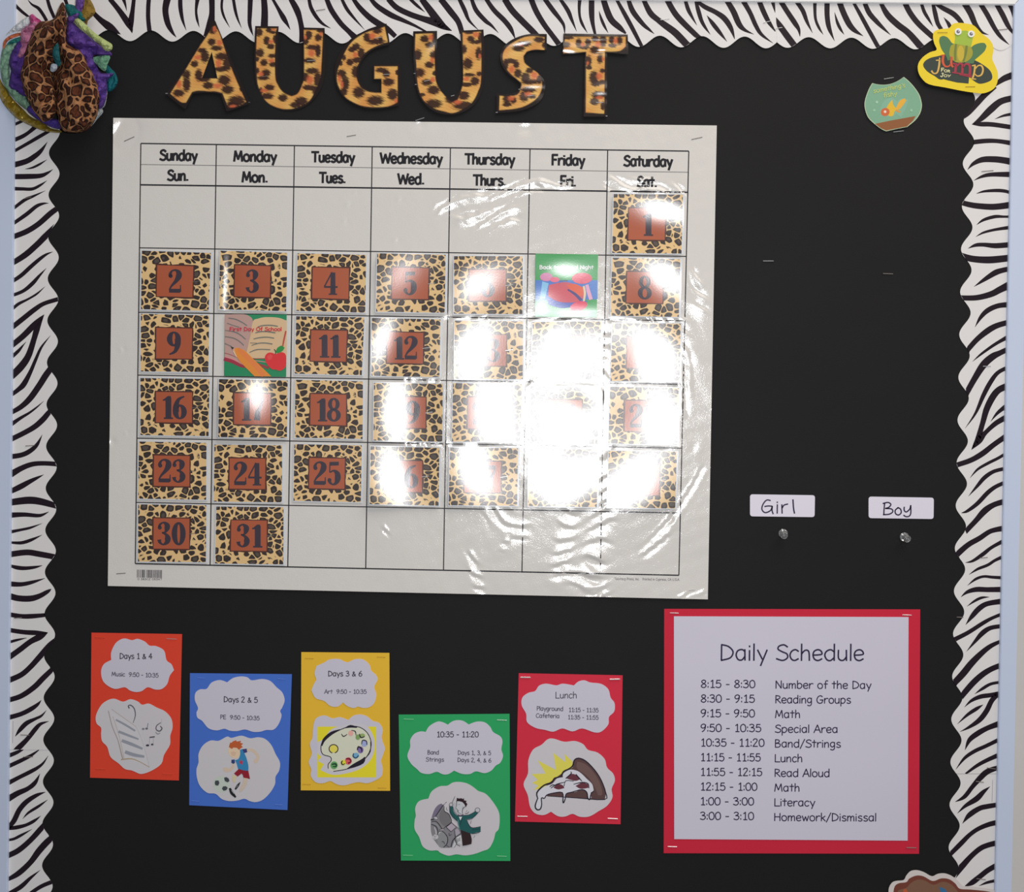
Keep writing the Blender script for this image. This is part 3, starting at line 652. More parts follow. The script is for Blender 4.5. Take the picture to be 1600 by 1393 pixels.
TILES = [
 (1, 6, 0, (959, 303), (1067, 304), (1064.8, 396), (956.4, 395)), (2, 0, 1, (221.6, 391.4), (329.5, 395), (325.9, 485.6), (220.4, 482.8)),
 (3, 1, 1, (343.8, 391.4), (449, 394.8), (447, 486), (342, 482.8)), (4, 2, 1, (465, 395.5), (572.2, 398), (570.6, 488.3), (462.8, 485.5)),
 (5, 3, 1, (589.5, 395.5), (696.3, 397.8), (694.7, 488.5), (587.6, 486.7)), (6, 4, 1, (709.4, 400), (816.7, 400), (816.3, 490.5), (709, 490)),
 (8, 6, 1, (956.4, 402.3), (1063, 404.6), (1060.7, 495), (954, 493)), (9, 0, 2, (220.2, 489.9), (327, 492.6), (325.4, 581), (219.7, 580)),
 (11, 2, 2, (462.8, 493.8), (569.2, 495.6), (565.3, 586), (460.5, 583.4)), (12, 3, 2, (581, 496.5), (688.2, 498.8), (686.6, 589), (580.3, 586.8)),
 (13, 4, 2, (710, 500.7), (817.4, 501.8), (816.7, 592), (710, 592)), (14, 5, 2, (832.4, 503), (939.6, 501.8), (938, 593), (830, 592)),
 (15, 6, 2, (956.8, 504.8), (1063.6, 505.3), (1062, 596), (954, 594.8)), (16, 0, 3, (219.3, 590.3), (327.2, 591.9), (325.9, 681), (219.3, 679.4)),
 (17, 1, 3, (342, 592), (449.5, 594.2), (448.3, 684), (341, 682.6)), (18, 2, 3, (461.6, 593), (567, 595.6), (566.5, 685.6), (460.5, 683.3)),
 (19, 3, 3, (584.2, 597.9), (692, 599.5), (691, 689.7), (583.5, 687.9)), (20, 4, 3, (707.8, 598.3), (815.2, 600), (812.8, 690), (706.2, 689.5)),
 (21, 5, 3, (829, 602.9), (935.7, 604), (933.9, 693.6), (828.2, 692.5)), (22, 6, 3, (953.4, 604), (1060.7, 605.9), (1058.4, 695.2), (950.7, 692.5)),
 (23, 0, 4, (217, 689.5), (322.6, 691.4), (322, 780.5), (215.8, 778.7)), (24, 1, 4, (335, 694.3), (441, 695.3), (440.3, 784.4), (334, 783.3)),
 (25, 2, 4, (460, 693.6), (565.3, 695.5), (563.7, 784.4), (458.5, 782)), (26, 3, 4, (579, 697), (686.6, 699.4), (685.3, 789.7), (577.5, 787.4)),
 (27, 4, 4, (703.2, 698.7), (809.2, 700), (808, 790), (700.9, 789)), (28, 5, 4, (826.6, 701), (933.4, 701.6), (932.7, 792), (824.8, 790.5)),
 (29, 6, 4, (951, 704), (1057.5, 705), (1055, 794.2), (948.8, 792.4)), (30, 0, 5, (216, 787.6), (322.4, 789), (321.6, 878), (215.6, 877)),
 (31, 1, 5, (338, 791), (443, 792), (442.6, 881.4), (336, 880))]
# where each bowed card catches the flash: (x, y, rx, ry, gain, angle)
DENT = {1: [(1040, 328, 36, 24, 1, 0)], 3: [(352, 440, 8, 60, 1, 0.03)], 5: [(625, 425, 32, 32, 0.72, 0)], 6: [(745, 440, 30, 30, .84, 0)],
        8: [(1040, 430, 26, 28, 1, 0)], 12: [(596, 530, 22, 34, .9, 0.3)], 13: [(735, 550, 30, 50, 1, 0)], 14: [(866, 540, 40, 38, 1, 0)],
        15: [(1035, 560, 38, 42, 1, 0)], 17: [(400, 618, 34, 34, .86, 0)], 19: [(615, 645, 30, 50, 1, 0)], 20: [(765, 645, 34, 50, 1, 0)],
        21: [(885, 655, 22, 36, 2.6, 0), (905, 620, 14, 14, -3, 0)], 22: [(1040, 665, 32, 40, 1, -.6)], 26: [(612, 745, 34, 46, 1, 0)], 27: [(735, 730, 30, 46, 1, 0)],
        28: [(875, 755, 46, 40, 1, 0)], 29: [(990, 760, 44, 36, 1, -.7)]}
STF = {1, 5, 6, 8, 12, 13, 14, 15, 17, 19, 20, 21, 22, 26, 27, 28, 29}
def numeral(sh, s_, cx, cy, hgt, m, bgm, slope=0.012):
    k = hgt / 100.0; n = len(s_); w = 60 if n == 1 else 60; gap = 8
    adv = [48 if c == '1' else 62 for c in s_]; tot = sum(adv) - 2 + gap * 0; x = cx - tot * k / 2
    for c, a in zip(s_, adv):
        st, el, ho = NUM[c]; ox = x
        tr = lambda px, py: (ox + px * k * 1.0 - (py - 50) * 0 , cy + (py - 50) * k + (ox + px * k - cx) * slope)
        for q in st:
            sh.stroke([tr(p[0], p[1]) + (p[2] * k,) for p in q], m, 4, 4, cap=False)
        if c in '2357': 
            bx, by = {'2': (12, 28), '3': (11, 25), '5': (10, 78), '7': (6, 12)}[c]
            if c != '7': sh.poly([tr(*p) for p in ell(bx, by, 8.5, 8.5, 12)], m, 4)
        for e in el: sh.poly([[tr(*p) for p in ell(*e, n=24)], [tr(*p) for p in ell(*ho[el.index(e)], n=16)]] if ho else [tr(*p) for p in ell(*e, n=24)], m, 4)
        x += a * k
for num, wd, row, tl, tr_, br, bl in TILES:
    fs = [waves(100 + num, 0.00012, 60, 140, 5)]
    fs += [dent(d[0], d[1], d[2] * (1.0 if num == 3 else 1.3), d[3] * (1.0 if num == 3 else 1.3), *d[4:]) for d in DENT.get(num, [])]
    f = addf(*fs)
    q = [tl, tr_, br, bl]
    mn = min(f(*(np.array(tl) * (1 - u) * (1 - v) + np.array(tr_) * u * (1 - v) + np.array(br) * u * v + np.array(bl) * (1 - u) * v)) for u in (0, .25, .5, .75, 1) for v in (0, .25, .5, .75, 1))
    hh = CH + 0.0013 - mn
    B = lambda u, v: tuple(np.array(tl) * (1 - u) * (1 - v) + np.array(tr_) * u * (1 - v) + np.array(br) * u * v + np.array(bl) * (1 - u) * v)
    s = Sheet([[B(-.012, -.014), B(1.025, -.014), B(1.025, 1.016), B(-.012, 1.016)]], RIM, h=hh, th=0.0004, hf=f, spacing=5, uv=q, gap=0.0001)
    s.poly([B(0, 0), B(1, 0), B(1, 1), B(0, 1)], LEO[num % 5], 1)
    x0, y0, x1, y1 = 0.215, 0.225, 0.765, 0.785
    rg = random.Random(num); bl_ = []
    for (a, b) in (((x0, y0), (x1, y0)), ((x1, y0), (x1, y1)), ((x1, y1), (x0, y1)), ((x0, y1), (x0, y0))):
        for k in range(7):
            t = k / 7; j = rg.uniform(0.0, 0.016); px_, py_ = a[0] + (b[0] - a[0]) * t, a[1] + (b[1] - a[1]) * t
            bl_.append(B(px_ + (j if px_ > .5 else -j), py_ + (j if py_ > .5 else -j)))
    s.poly(bl_, ORGD, 2)
    s.poly([B(x0 + .012, y0 + .014), B(x1 - .012, y0 + .014), B(x1 - .012, y1 - .014), B(x0 + .012, y1 - .014)], ORG, 3)
    c = B(0.49, 0.505)
    numeral(s, str(num), c[0], c[1], 36.5, NINK, ORG)
    o = s.build('day_card')
    glare = num in DENT and num != 3
    lab = 'leopard print day card numbered %s in the %s column' % (WORDS[num], WD[wd])
    if num == 3: lab = 'leopard print day card numbered 3 with a bright vertical glare along its left edge'
    tag(o, lab, 'day card', 'leopard print day cards on the calendar')
    p = B(0.80, 0.50) if num not in (20,) else B(0.6, .5)
    staple(p[0], p[1], 11, -8, hh + f(*p) + 0.0002, o, STEEL if num in STF else STEELD, 0.00026)

def picture(name, loops, base, h, hf, spacing, items, tf, label, cat, th=0.0003, layer0=1, kind='p', group=None, parent=None):
    """items: ('p', rgb, pts) polygons, ('s', rgb, pts) smooth polygons, ('l', rgb, pts with width) strokes"""
    s = Sheet(loops, base, h=h, th=th, hf=hf, spacing=spacing)
    for i, it in enumerate(items):
        m = ink(*it[1], kind=kind) if not callable(it[1]) else it[1]
        if it[0] == 'p': s.poly(tf(it[2]), m, layer0 + i * 0.5)
        elif it[0] == 's': s.poly(tf(it[2]), m, layer0 + i * 0.5, smooth=4)
        elif it[0] == 'l': s.stroke(tf(it[2]), m, layer0 + i * 0.5, 4)
    return s
def TR(flat, n=2): return [tuple(flat[i:i + n]) for i in range(0, len(flat), n)]

# picture card: open book, pencil and apple
tf = T(340, 485, 12.66); GRNB = (28, 128, 84)
f = waves(301, 0.0001, 60, 140, 5)
items = [('s', (176, 142, 134), TR([142,80,400,70,590,90,700,215,640,560,600,1000,520,1100,142,990])), ('p', (176, 142, 134), TR([142,76,420,76,400,300,142,300])),
 ('s', (203, 172, 134), TR([700,215,800,160,950,130,1200,142,1364,200,1364,500,1364,880,1200,960,1000,950,700,940,560,900,640,520])), ('p', (203, 172, 134), TR([1150,140,1366,196,1366,900,1150,900])),
 ('l', (150, 40, 60), TR([142,960,70,300,1010,70,450,1085,60,560,1120,30], 3)), ('l', (216, 130, 130), TR([142,905,16,300,960,16,480,1050,14], 3)), ('l', (150, 50, 60), TR([142,840,12,250,870,12,350,915,10], 3)),
 ('l', (150, 40, 60), TR([690,955,16,800,950,14,960,950,14], 3)), ('l', (216, 130, 130), TR([700,985,14,820,1000,14,960,1020,14], 3)), ('l', (140, 60, 60), TR([700,1000,16,850,1080,50,1000,1130,50], 3)),
 ('l', (180, 150, 110), TR([660,450,8,610,640,8,560,800,8], 3))]
for l in ([220,150,18,350,170,18,480,230,18,580,295,16], [190,250,14,300,290,14,430,330,14], [150,390,12,330,420,18,450,480,18,550,565,16], [150,515,16,300,540,18,420,600,16,515,685,16], [142,650,14,200,675,14,270,705,14],
          [800,320,16,900,295,20,1050,290,20,1185,310,20], [750,440,16,860,415,20,1000,418,20,1140,440,20], [715,560,16,830,535,20,980,525,20,1115,545,18], [675,690,14,790,650,18,930,640,20,1080,660,20], [635,825,14,740,780,18,860,765,18,1040,772,18]):
    items.append(('l', (96, 104, 100), TR(l, 3)))
items += [('l', (176, 66, 50), TR([1350,410,30,1310,590,30,1290,700,26], 3)), ('p', (238, 150, 120), TR([300,770,350,735,400,735,470,900,370,920])), ('p', (226, 130, 46), TR([330,745,420,735,540,790,700,950,1060,1300,730,1300,560,1130,450,1020,370,900])),
 ('l', (238, 120, 60), TR([420,770,60,560,900,90,760,1100,90,900,1270,90], 3)), ('l', (240, 190, 150), TR([310,800,14,345,860,18,375,910,14], 3)), ('p', (40, 44, 40), TR([252,700,325,735,290,772])),
 ('s', (207, 44, 48), TR([940,900,1000,835,1080,835,1150,860,1220,830,1300,830,1352,890,1352,1080,1300,1160,1220,1190,1150,1165,1080,1160,1000,1090,950,1000])), ('s', (226, 70, 66), TR([980,900,1040,860,1090,890,1060,960,1000,980])),
 ('l', (50, 60, 40), TR([1120,765,14,1150,810,20,1140,870,10], 3)), ('s', (38, 132, 60), TR([1150,830,1180,740,1260,690,1325,730,1290,790,1210,840]))]
s = picture('', [tf([(145, 76), (1366, 80), (1356, 1312), (128, 1292)])], ink(*GRNB, kind='c'), CH + 0.0019, f, 8, items, tf, '', '', kind='c')
text(s, 'First Day Of School', 340 + 240 / 12.66, 340 + 1265 / 12.66, 485 + 402 / 12.66, 5.6, 1.25, ink(186, 34, 56, kind='c'), 0.0, 18, 2)
o = s.build('event_card'); tag(o, 'event card picturing open book, pencil and apple for the first day of school', 'event card')
staple(396, 535.5, 10, 2, CH + 0.0021, o, STEELD, 0.00024)
# picture card: back to school night
tf = T(828, 388, 12.11); f = addf(waves(302, 0.0001, 60, 140, 5), dent(882, 422, 22, 18, .96), dent(890, 488, 44, 10, .95), dent(848, 470, 8, 20, .9))
items = [('p', (62, 112, 186), TR([104,600,1280,600,1280,960,104,1000])), ('p', (120, 176, 214), TR([235,620,355,660,285,950,190,950])), ('s', (70, 90, 170), TR([320,950,600,980,900,960,1100,1000,900,1080,600,1130,350,1060])),
 ('s', (196, 84, 96), TR([360,690,600,640,760,650,1000,730,1020,900,900,1010,560,1010,340,900])), ('s', (214, 92, 60), TR([700,700,850,670,1000,740,1010,890,880,880])), ('l', (70, 64, 120), TR([720,780,30,850,860,50,960,970,60], 3)),
 ('s', (208, 70, 96), ell(985, 565, 190, 105, 16)), ('s', (210, 50, 84), ell(920, 1095, 170, 90, 16, -.3)), ('s', (196, 120, 160), ell(310, 540, 120, 80, 14)), ('s', (214, 90, 120), ell(470, 590, 90, 50, 14)),
 ('l', (210, 150, 180), TR([1080,700,60,1110,820,70,1150,950,70], 3)), ('l', (220, 190, 160), TR([1020,720,40,1040,850,44,1020,990,34], 3)), ('p', (50, 150, 90), TR([104,1130,500,1200,1270,1160,1262,1300,100,1290]))]
s = picture('', [tf([(106, 100), (1290, 112), (1262, 1305), (96, 1292)])], ink(46, 146, 74, kind='c'), CH + 0.0024, f, 6, items, tf, '', '', kind='c')
text(s, 'Back to School Night', 828 + 185 / 12.11, 828 + 1200 / 12.11, 388 + 388 / 12.11, 5.6, 1.3, ink(240, 245, 240, kind='c'), 0.003, 18, 2)
o = s.build('event_card'); tag(o, 'green and blue back to school night card on Friday of the second calendar row', 'event card')
staple(881, 438.5, 12, -3, CH + 0.0036, o, STEELD, 0.0003)

# ------------------------------------------------------------------ AUGUST letters
LETK = dict(rough=0.22, spec=0.7, bump=[(700.0, 0.2, 0.0002)])
LETM = mat('leopard_letter_print', (210, 160, 80), attr='Print', **LETK)
LETE = mat('leopard_letter_edge', (26, 20, 20), **LETK)
def L2(c): return np.array([min(0.9, lin(v) / K) for v in c] + [1.0])
def letter(name, ox, oy, outer, holes, col, dark, rust, dents, stap, label):
    t = T(ox, oy, 9.2867)
    O = soft(t(TR(outer))); Hs = [t(TR(h)) for h in holes]; Cc = soft(t(TR(col)))
    dk = t(TR(dark, 4)); rs = t(TR(rust, 4))
    def cf(px):
        x, y = px[:, 0], px[:, 1]
        q_ = y * 0.94 - x * 0.34; r_ = x * 0.94 + y * 0.34
        fur = np.sin(q_ * 2.1 + 2.0 * np.sin(r_ * 0.31)) + 0.8 * np.sin(q_ * 1.27 + 1.7 * np.sin(r_ * 0.22 + 2) + ox)
        tan1, tan2 = L2((208, 166, 92)), L2((198, 136, 72))
        n = 0.5 + 0.5 * np.sin(x * 0.13 + y * 0.05 + ox) * np.cos(y * 0.09 + ox)
        c = tan1[None] * n[:, None] + tan2[None] * (1 - n[:, None])
        c = c * (1 + 0.06 * fur[:, None])
        def blob(lst, colr, soft, gain, cc, gs):
            for (bx, by, bw, bh) in lst:
                d = np.sqrt(((x - bx) / max(bw * gs, 1)) ** 2 + ((y - by) / max(bh * gs, 1)) ** 2) + fur * 0.10
                a = np.clip((1.12 - d) / soft, 0, 1) * gain
                cc = cc * (1 - a[:, None]) + colr[None] * a[:, None]
            return cc
        c = blob(dk, L2((48, 26, 22)), 0.40, 0.97, c, 1.18)
        c = blob(rs, L2((188, 92, 58)), 0.6, 0.88, c, 1.0)
        ins = inside(px, [Cc] + Hs); d = bdist(px, [Cc] + Hs)
        sd = np.where(ins, d, -d); a = np.clip(sd / 1.3 + 0.45, 0, 1)
        e = L2((30, 20, 18))
        c = c * a[:, None] + e[None] * (1 - a[:, None]); c[:, 3] = 1
        return np.clip(c, 0, 1)
    fs = [waves(int(ox), 0.00012, 50, 120, 4)] + [dent(*d) for d in dents]; f = addf(*fs)
    s = Sheet([O] + Hs, LETM, h=0.0026, th=0.0004, hf=f, spacing=1.15, color=cf)
    o = s.build('cutout_letter'); tag(o, label, 'letter')
    for (x, y, L, a, b) in stap:
        p = t([(x, y)])[0]; staple(p[0], p[1], L, a, 0.0026 + f(*p) + 0.0002, o, STEEL if b else STEELD, 0.00036 if b else 0.00026)
letter('A', 250, 30, [720,15,800,20,905,270,1010,520,1300,1205,1290,1230,1000,1330,960,1325,880,1090,720,1062,480,1080,375,1290,340,1290,95,1095,100,1060,380,690,640,265,700,190],
 [[750,480,832,858,612,858]], [800,95,860,200,905,330,1010,640,1110,890,1250,1200,1130,1265,990,1290,950,1180,905,1070,800,1045,720,1045,560,1035,465,1055,378,1208,300,1200,150,1080,200,1000,360,750,560,420,690,230,745,120],
 [760,150,60,60,750,330,55,50,820,420,80,35,610,450,60,32,650,540,62,85,500,650,52,45,900,540,95,52,975,650,60,95,880,725,95,38,560,810,50,80,640,875,80,30,380,800,60,60,385,940,52,105,270,1070,80,50,930,885,85,72,700,960,75,50,980,1020,85,60,1110,1190,120,75,1190,1010,35,45,1050,1260,100,50],
 [790,140,30,50,865,340,55,55,545,555,60,40,850,640,55,68,275,940,52,75,835,965,75,45,1060,1265,60,30], [], [(96, 1075, 3, 0, 1), (1295, 1205, 2.5, 0, 0)],
 'leopard print letter A, first letter of the month name')
letter('U', 380, 30, [175,98,515,103,505,330,505,800,522,930,600,1040,700,1085,790,1040,848,930,870,780,870,500,872,120,1182,128,1190,600,1155,930,1050,1130,900,1262,700,1325,500,1305,330,1205,220,1045,170,850,162,500],
 [], [200,135,488,135,468,250,462,800,500,950,580,1062,700,1118,790,1080,852,960,885,800,882,155,1158,160,1138,600,1115,860,1020,1090,920,1215,700,1300,500,1282,330,1185,230,1000,200,850,190,500],
 [230,190,50,55,370,160,40,30,430,190,50,24,340,310,45,58,400,395,52,40,460,290,30,60,240,490,58,60,430,530,65,30,300,630,50,45,430,655,52,36,205,580,25,30,330,780,62,48,290,852,85,30,205,750,30,40,380,990,68,45,350,1115,85,45,255,1040,30,45,575,1140,65,50,840,1190,90,60,760,1245,80,40,950,230,48,62,905,320,44,50,1090,265,50,50,1010,410,95,38,1085,460,38,85,960,600,85,38,1000,750,90,42,1080,880,52,115,905,840,55,60,960,990,95,40,1060,1040,60,50,1130,170,60,30],
 [405,325,42,38,410,600,55,32,255,795,48,36,300,1035,65,28,990,495,58,62,970,880,58,80,900,265,24,40,440,150,30,20,1130,215,30,30], [(403, 95, 6, 60, 0.35)], [(320, 828, 10, -8, 0), (985, 598, 12, -4, 1)],
 'leopard print letter U between the A and the G')
letter('G', 510, 30, [872,62,915,330,900,370,700,430,560,540,480,680,470,820,520,940,620,1030,792,1060,795,880,680,870,685,650,1060,650,1075,900,1055,1250,800,1295,550,1285,300,1172,165,1010,122,850,128,650,220,450,350,290,550,170,700,110],
 [], [845,110,892,330,700,400,550,500,470,640,440,720,440,860,500,985,620,1055,800,1072,800,862,698,862,698,685,1032,685,1032,1205,900,1262,700,1274,500,1250,300,1150,200,1020,152,880,170,720,270,480,380,320,560,200,760,138],
 [740,165,65,42,590,262,52,60,720,325,125,40,785,290,30,40,430,400,55,50,505,500,50,82,370,440,52,40,440,595,65,42,340,625,48,48,430,760,60,85,220,790,62,60,272,930,55,105,240,1060,60,50,470,1060,82,78,710,1180,115,68,960,1090,75,78,800,740,85,36,870,790,50,52,900,910,82,52,1025,770,24,36,255,560,28,40,205,640,30,40],
 [665,240,55,52,420,515,42,46,190,870,34,68,225,950,28,60,1015,1190,36,46], [(535, 62, 5, 40, .3, .8)], [(750, 268, 11, -8, 1), (873, 800, 9, -2, 1)],
 'leopard print letter G, third letter of the month name')
letter('U', 630, 35, [146,128,492,122,495,750,530,950,610,1050,720,1082,800,1010,850,900,862,700,825,118,1165,103,1182,500,1152,930,1062,1150,900,1285,700,1338,480,1305,300,1172,200,980,162,700,146,400],
 [], [178,168,455,158,460,700,490,900,600,1062,700,1155,790,1120,850,960,872,800,862,148,1130,132,1130,800,1085,1000,1000,1160,880,1250,730,1312,600,1292,440,1242,300,1132,230,980,200,800,190,600,172,400],
 [310,240,60,50,380,325,62,38,445,230,30,85,210,470,58,72,440,470,52,50,380,615,65,45,225,730,85,62,455,740,32,34,345,870,75,45,440,980,85,62,275,1050,44,26,440,1180,115,62,700,1110,85,62,880,1060,75,60,880,1210,145,60,980,240,52,42,1050,285,75,28,960,150,62,24,1120,220,36,80,880,390,42,60,935,600,68,78,1095,450,45,85,1105,745,40,32,960,760,80,28,1040,850,60,60,925,900,85,30],
 [400,220,42,48,420,550,38,46,430,830,48,48,790,1155,68,36,1055,180,55,48,915,820,65,38,1110,490,24,40], [(676, 70, 9, 22, .75, .3), (648, 95, 5, 20, .5)], [(345, 845, 9, -12, 1), (718, 1062, 5, -14, 1), (166, 740, 2.5, 0, 1), (184, 900, 2.5, 0, 1)],
 'leopard print letter U between the G and the S, its left arm catching a glare')
letter('S', 750, 35, [970,168,968,400,830,400,700,422,642,485,655,580,740,655,880,770,945,880,930,1030,860,1150,700,1245,500,1295,238,1312,238,1022,400,1040,540,1000,590,930,560,860,400,740,310,600,298,450,370,320,520,222,720,168],
 [], [936,215,936,408,800,392,680,420,628,490,650,590,760,680,850,745,900,880,880,1010,800,1122,650,1212,500,1252,278,1272,285,1065,500,1062,570,1020,600,930,590,870,420,720,335,560,345,420,450,310,640,215,800,200],
 [560,370,85,50,640,310,95,40,860,250,75,40,430,560,95,36,375,620,34,62,525,610,42,52,550,740,52,62,720,700,52,40,660,800,62,72,730,860,125,36,860,830,42,60,700,980,105,40,640,1075,64,70,760,1075,50,30,395,1110,62,60,395,1190,64,30,485,1130,42,42,930,330,30,40],
 [580,320,55,28,460,680,46,60,785,770,58,60,700,1040,66,38,450,1100,55,40], [(815, 68, 26, 8, .82, -.2), (832, 136, 26, 8, .8, 0)], [(735, 1062, 9, -6, 1), (572, 970, 2.5, 0, 1), (243, 1305, 2.5, 0, 1)],
 'leopard print letter S, fifth letter of the month name')
letter('T', 860, 35, [190,160,1122,175,1132,462,822,440,822,1367,480,1367,500,438,178,465],
 [], [215,208,1092,208,1092,345,1000,415,790,422,780,1325,512,1305,520,425,188,445],
 [410,300,42,62,545,290,42,52,490,365,75,26,650,240,52,42,762,270,50,85,640,395,62,52,890,250,42,50,1002,260,42,62,900,335,62,30,550,560,46,75,720,530,42,62,560,655,42,30,630,800,62,92,660,885,62,42,760,700,42,30,745,870,52,34,700,1050,95,50,640,1145,62,50,230,325,55,40,250,225,85,20,760,1210,30,60],
 [470,320,38,38,690,315,46,46,945,270,38,58,765,530,24,40,712,780,56,58,710,1090,58,28,540,590,24,28], [(888, 80, 14, 6, 1.0, .12), (935, 62, 30, 5, .75, 0), (938, 146, 14, 7, .8, 0), (940, 78, 10, 4, .95)], [(715, 1162, 11, 0, 1), (720, 440, 12, -2, 1), (815, 1358, 2, 0, 1)],
 'leopard print letter T ending the month name, bright glint on its left arm')

# ------------------------------------------------------------------ special area cards
def cardsheet(name, q, rgb, h, seed, label, cat, group=None, hf=None):
    m = mat('card_stock_%d_%d_%d' % rgb, rgb, rough=0.7, spec=0.25, vary=0.03)
    w = waves(seed, 0.00012, 120, 260, 4)
    s = Sheet([q], m, h=h, th=0.0003, hf=w, spacing=16)
    o = s.build(name); tag(o, label, cat, group); return o, w
CLOUD = mat('cloud_paper', (187, 183, 195), rough=0.72, spec=0.25)
CLOUD2 = mat('cloud_paper_warm', (188, 184, 188), rough=0.72, spec=0.25)
TXT = mat('text_ink', (66, 62, 76), rough=0.7, spec=0.2)
TXT2 = mat('text_ink_small', (88, 84, 98), rough=0.7, spec=0.2)
CHI = 0.0009
def cloud(tf, pts, parent, w, m=None, h=CHI + 0.0005):
    return Sheet([soft(tf(TR(pts)), 50.0, 4)], m or CLOUD, h=h, th=0.0003, hf=w, spacing=12)
def art(s, tf, items, lay=1.0):
    for i, it in enumerate(items):
        m = it[1] if not isinstance(it[1], tuple) else ink(*it[1]); L = lay + i * 0.4
        if it[0] == 'p': s.poly(tf(it[2]), m, L)
        elif it[0] == 's': s.poly(tf(it[2]), m, L, smooth=4)
        else: s.stroke(tf(it[2]), m, L, 3)
def outline(pts, w, closed=True):
    q = [(p[0], p[1], w) for p in pts]
    return q + [q[0]] if closed else q
GRP = 'special area cards in a row along the bottom of the board'
def tline(s, tf, sctxt, x0, x1, base, cap, wt, m, slope):
    a = tf([(x0, base)])[0]; b = tf([(x1, base)])[0]; k = tf([(0, 0), (0, cap)]); c = k[1][1] - k[0][1]
    text(s, sctxt, a[0], b[0], a[1], c, wt, m, slope)

# orange card
tf = T(135, 980, 5.685)
o, w = cardsheet('special_card', tf([(45, 45), (850, 58), (822, 1358), (32, 1333)]), (204, 62, 42), CHI, 41, 'orange card with clouds reading Days 1 & 4, Music, and a sheet music drawing', 'card', GRP)
s = cloud(tf, [345,97,405,112,455,100,520,125,560,160,620,165,690,205,712,290,755,325,778,378,740,430,718,500,670,545,610,550,545,530,490,565,435,572,385,558,340,530,260,545,195,520,145,470,130,390,155,325,220,288,220,220,255,145,300,108], o, w)
tline(s, tf, 'Days 1 & 4', 297, 585, 277, 48, 1.35, TXT, 0.005); tline(s, tf, 'Music  9:50 - 10:35', 225, 640, 430, 36, 1.1, TXT2, 0.03)
s.build('cloud_cutout', o)
s = cloud(tf, [250,632,325,658,390,636,455,655,495,685,555,675,625,710,700,745,755,810,765,890,745,960,742,1040,690,1130,665,1210,580,1270,490,1300,430,1280,400,1268,340,1255,285,1205,215,1150,185,1060,140,1010,130,950,130,890,90,850,85,780,130,690,190,645], o, w, CLOUD2)
PCL = (150, 138, 132); GR = (140, 142, 152)
art(s, tf, [('p', (190, 187, 190), TR([205,740,470,890,510,1000,560,1230,330,1165,290,1010])), ('l', PCL, TR([195,740,7,230,880,7,280,1000,7,310,1120,9,325,1170,9], 3)), ('l', (168, 158, 150), TR([225,725,5,330,800,5,440,880,5], 3)), ('l', (168, 158, 150), TR([235,790,5,290,960,5,335,1160,5], 3)),
 ('l', (160, 140, 110), TR([310,1172,10,400,1165,9,480,1195,6,560,1240,5], 3)), ('l', GR, TR([265,820,16,340,860,18,430,915,16], 3)), ('l', GR, TR([290,925,22,380,960,20,460,990,14], 3)), ('l', GR, TR([320,1005,26,400,1035,28,495,1075,18], 3)), ('l', GR, TR([350,1105,28,420,1130,30,510,1145,20], 3)),
 ('l', (178, 172, 174), TR([440,880,4,480,960,4,520,1080,4,560,1240,4], 3)),
 ('l', (84, 84, 92), TR([380,715,12,372,695,9,395,690,10,425,720,9,435,780,8,415,845,4], 3)), ('s', (120, 118, 126), ell(505, 900, 12, 9, 10)), ('s', (100, 100, 108), ell(535, 897, 12, 9, 10)), ('l', (110, 110, 118), TR([540,895,5,548,850,6], 3)),
 ('l', (80, 80, 90), TR([660,845,5,625,870,8,620,905,8,650,920,10,672,895,10,655,875,6], 3)), ('l', (170, 168, 178), TR([670,810,4,665,860,4], 3)), ('l', (130, 130, 138), TR([615,930,6,635,945,8,655,935,5], 3)),
 ('l', (50, 50, 60), TR([562,975,9,605,970,9], 3)), ('s', (50, 50, 60), ell(543, 1046, 15, 9, 10)), ('s', (60, 60, 70), ell(585, 1038, 12, 8, 10)), ('l', (150, 150, 158), TR([563,975,3,558,1040,3], 3)), ('l', (150, 150, 158), TR([596,975,3,594,1036,3], 3))])
s.build('cloud_cutout', o)
for x, y, m in [(120, 87, STEELD), (757, 101, STEEL), (125, 1255, STEELD), (720, 1300, STEELD)]:
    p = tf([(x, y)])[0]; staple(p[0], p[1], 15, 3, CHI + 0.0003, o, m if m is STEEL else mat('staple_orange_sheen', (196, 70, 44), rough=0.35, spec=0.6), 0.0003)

# blue card
tf = T(290, 1045, 6.19)
o, w = cardsheet('special_card', tf([(42, 38), (1028, 48), (985, 1362), (35, 1315)]), (64, 102, 184), CHI, 42, 'blue card with clouds reading Days 2 & 5, PE, and a boy kicking a football', 'card', GRP)
s = cloud(tf, [540,70,600,80,640,108,740,95,820,115,880,175,935,225,958,300,935,370,915,405,928,450,900,530,850,585,780,588,720,605,650,605,575,583,500,598,430,595,375,576,300,592,220,570,160,500,115,470,105,420,120,375,90,300,95,230,140,195,203,190,250,130,330,105,402,127,460,85], o, w)
tline(s, tf, 'Days 2 & 5', 370, 697, 317, 52, 1.35, TXT, 0.02); tline(s, tf, 'PE  9:50 - 10:35', 337, 715, 480, 38, 1.1, TXT2, 0.035)
s.build('cloud_cutout', o)
s = cloud(tf, [400,652,445,664,540,643,625,668,700,658,770,675,830,735,870,820,912,900,905,980,870,1040,865,1110,820,1190,750,1260,680,1285,620,1275,570,1253,500,1270,420,1275,350,1255,290,1205,210,1195,140,1130,110,1050,105,970,125,900,125,820,165,740,240,690,320,692], o, w, CLOUD2)
tb = T(330, 1145, 12.66); SK = (202, 180, 158); SK2 = (196, 176, 158)
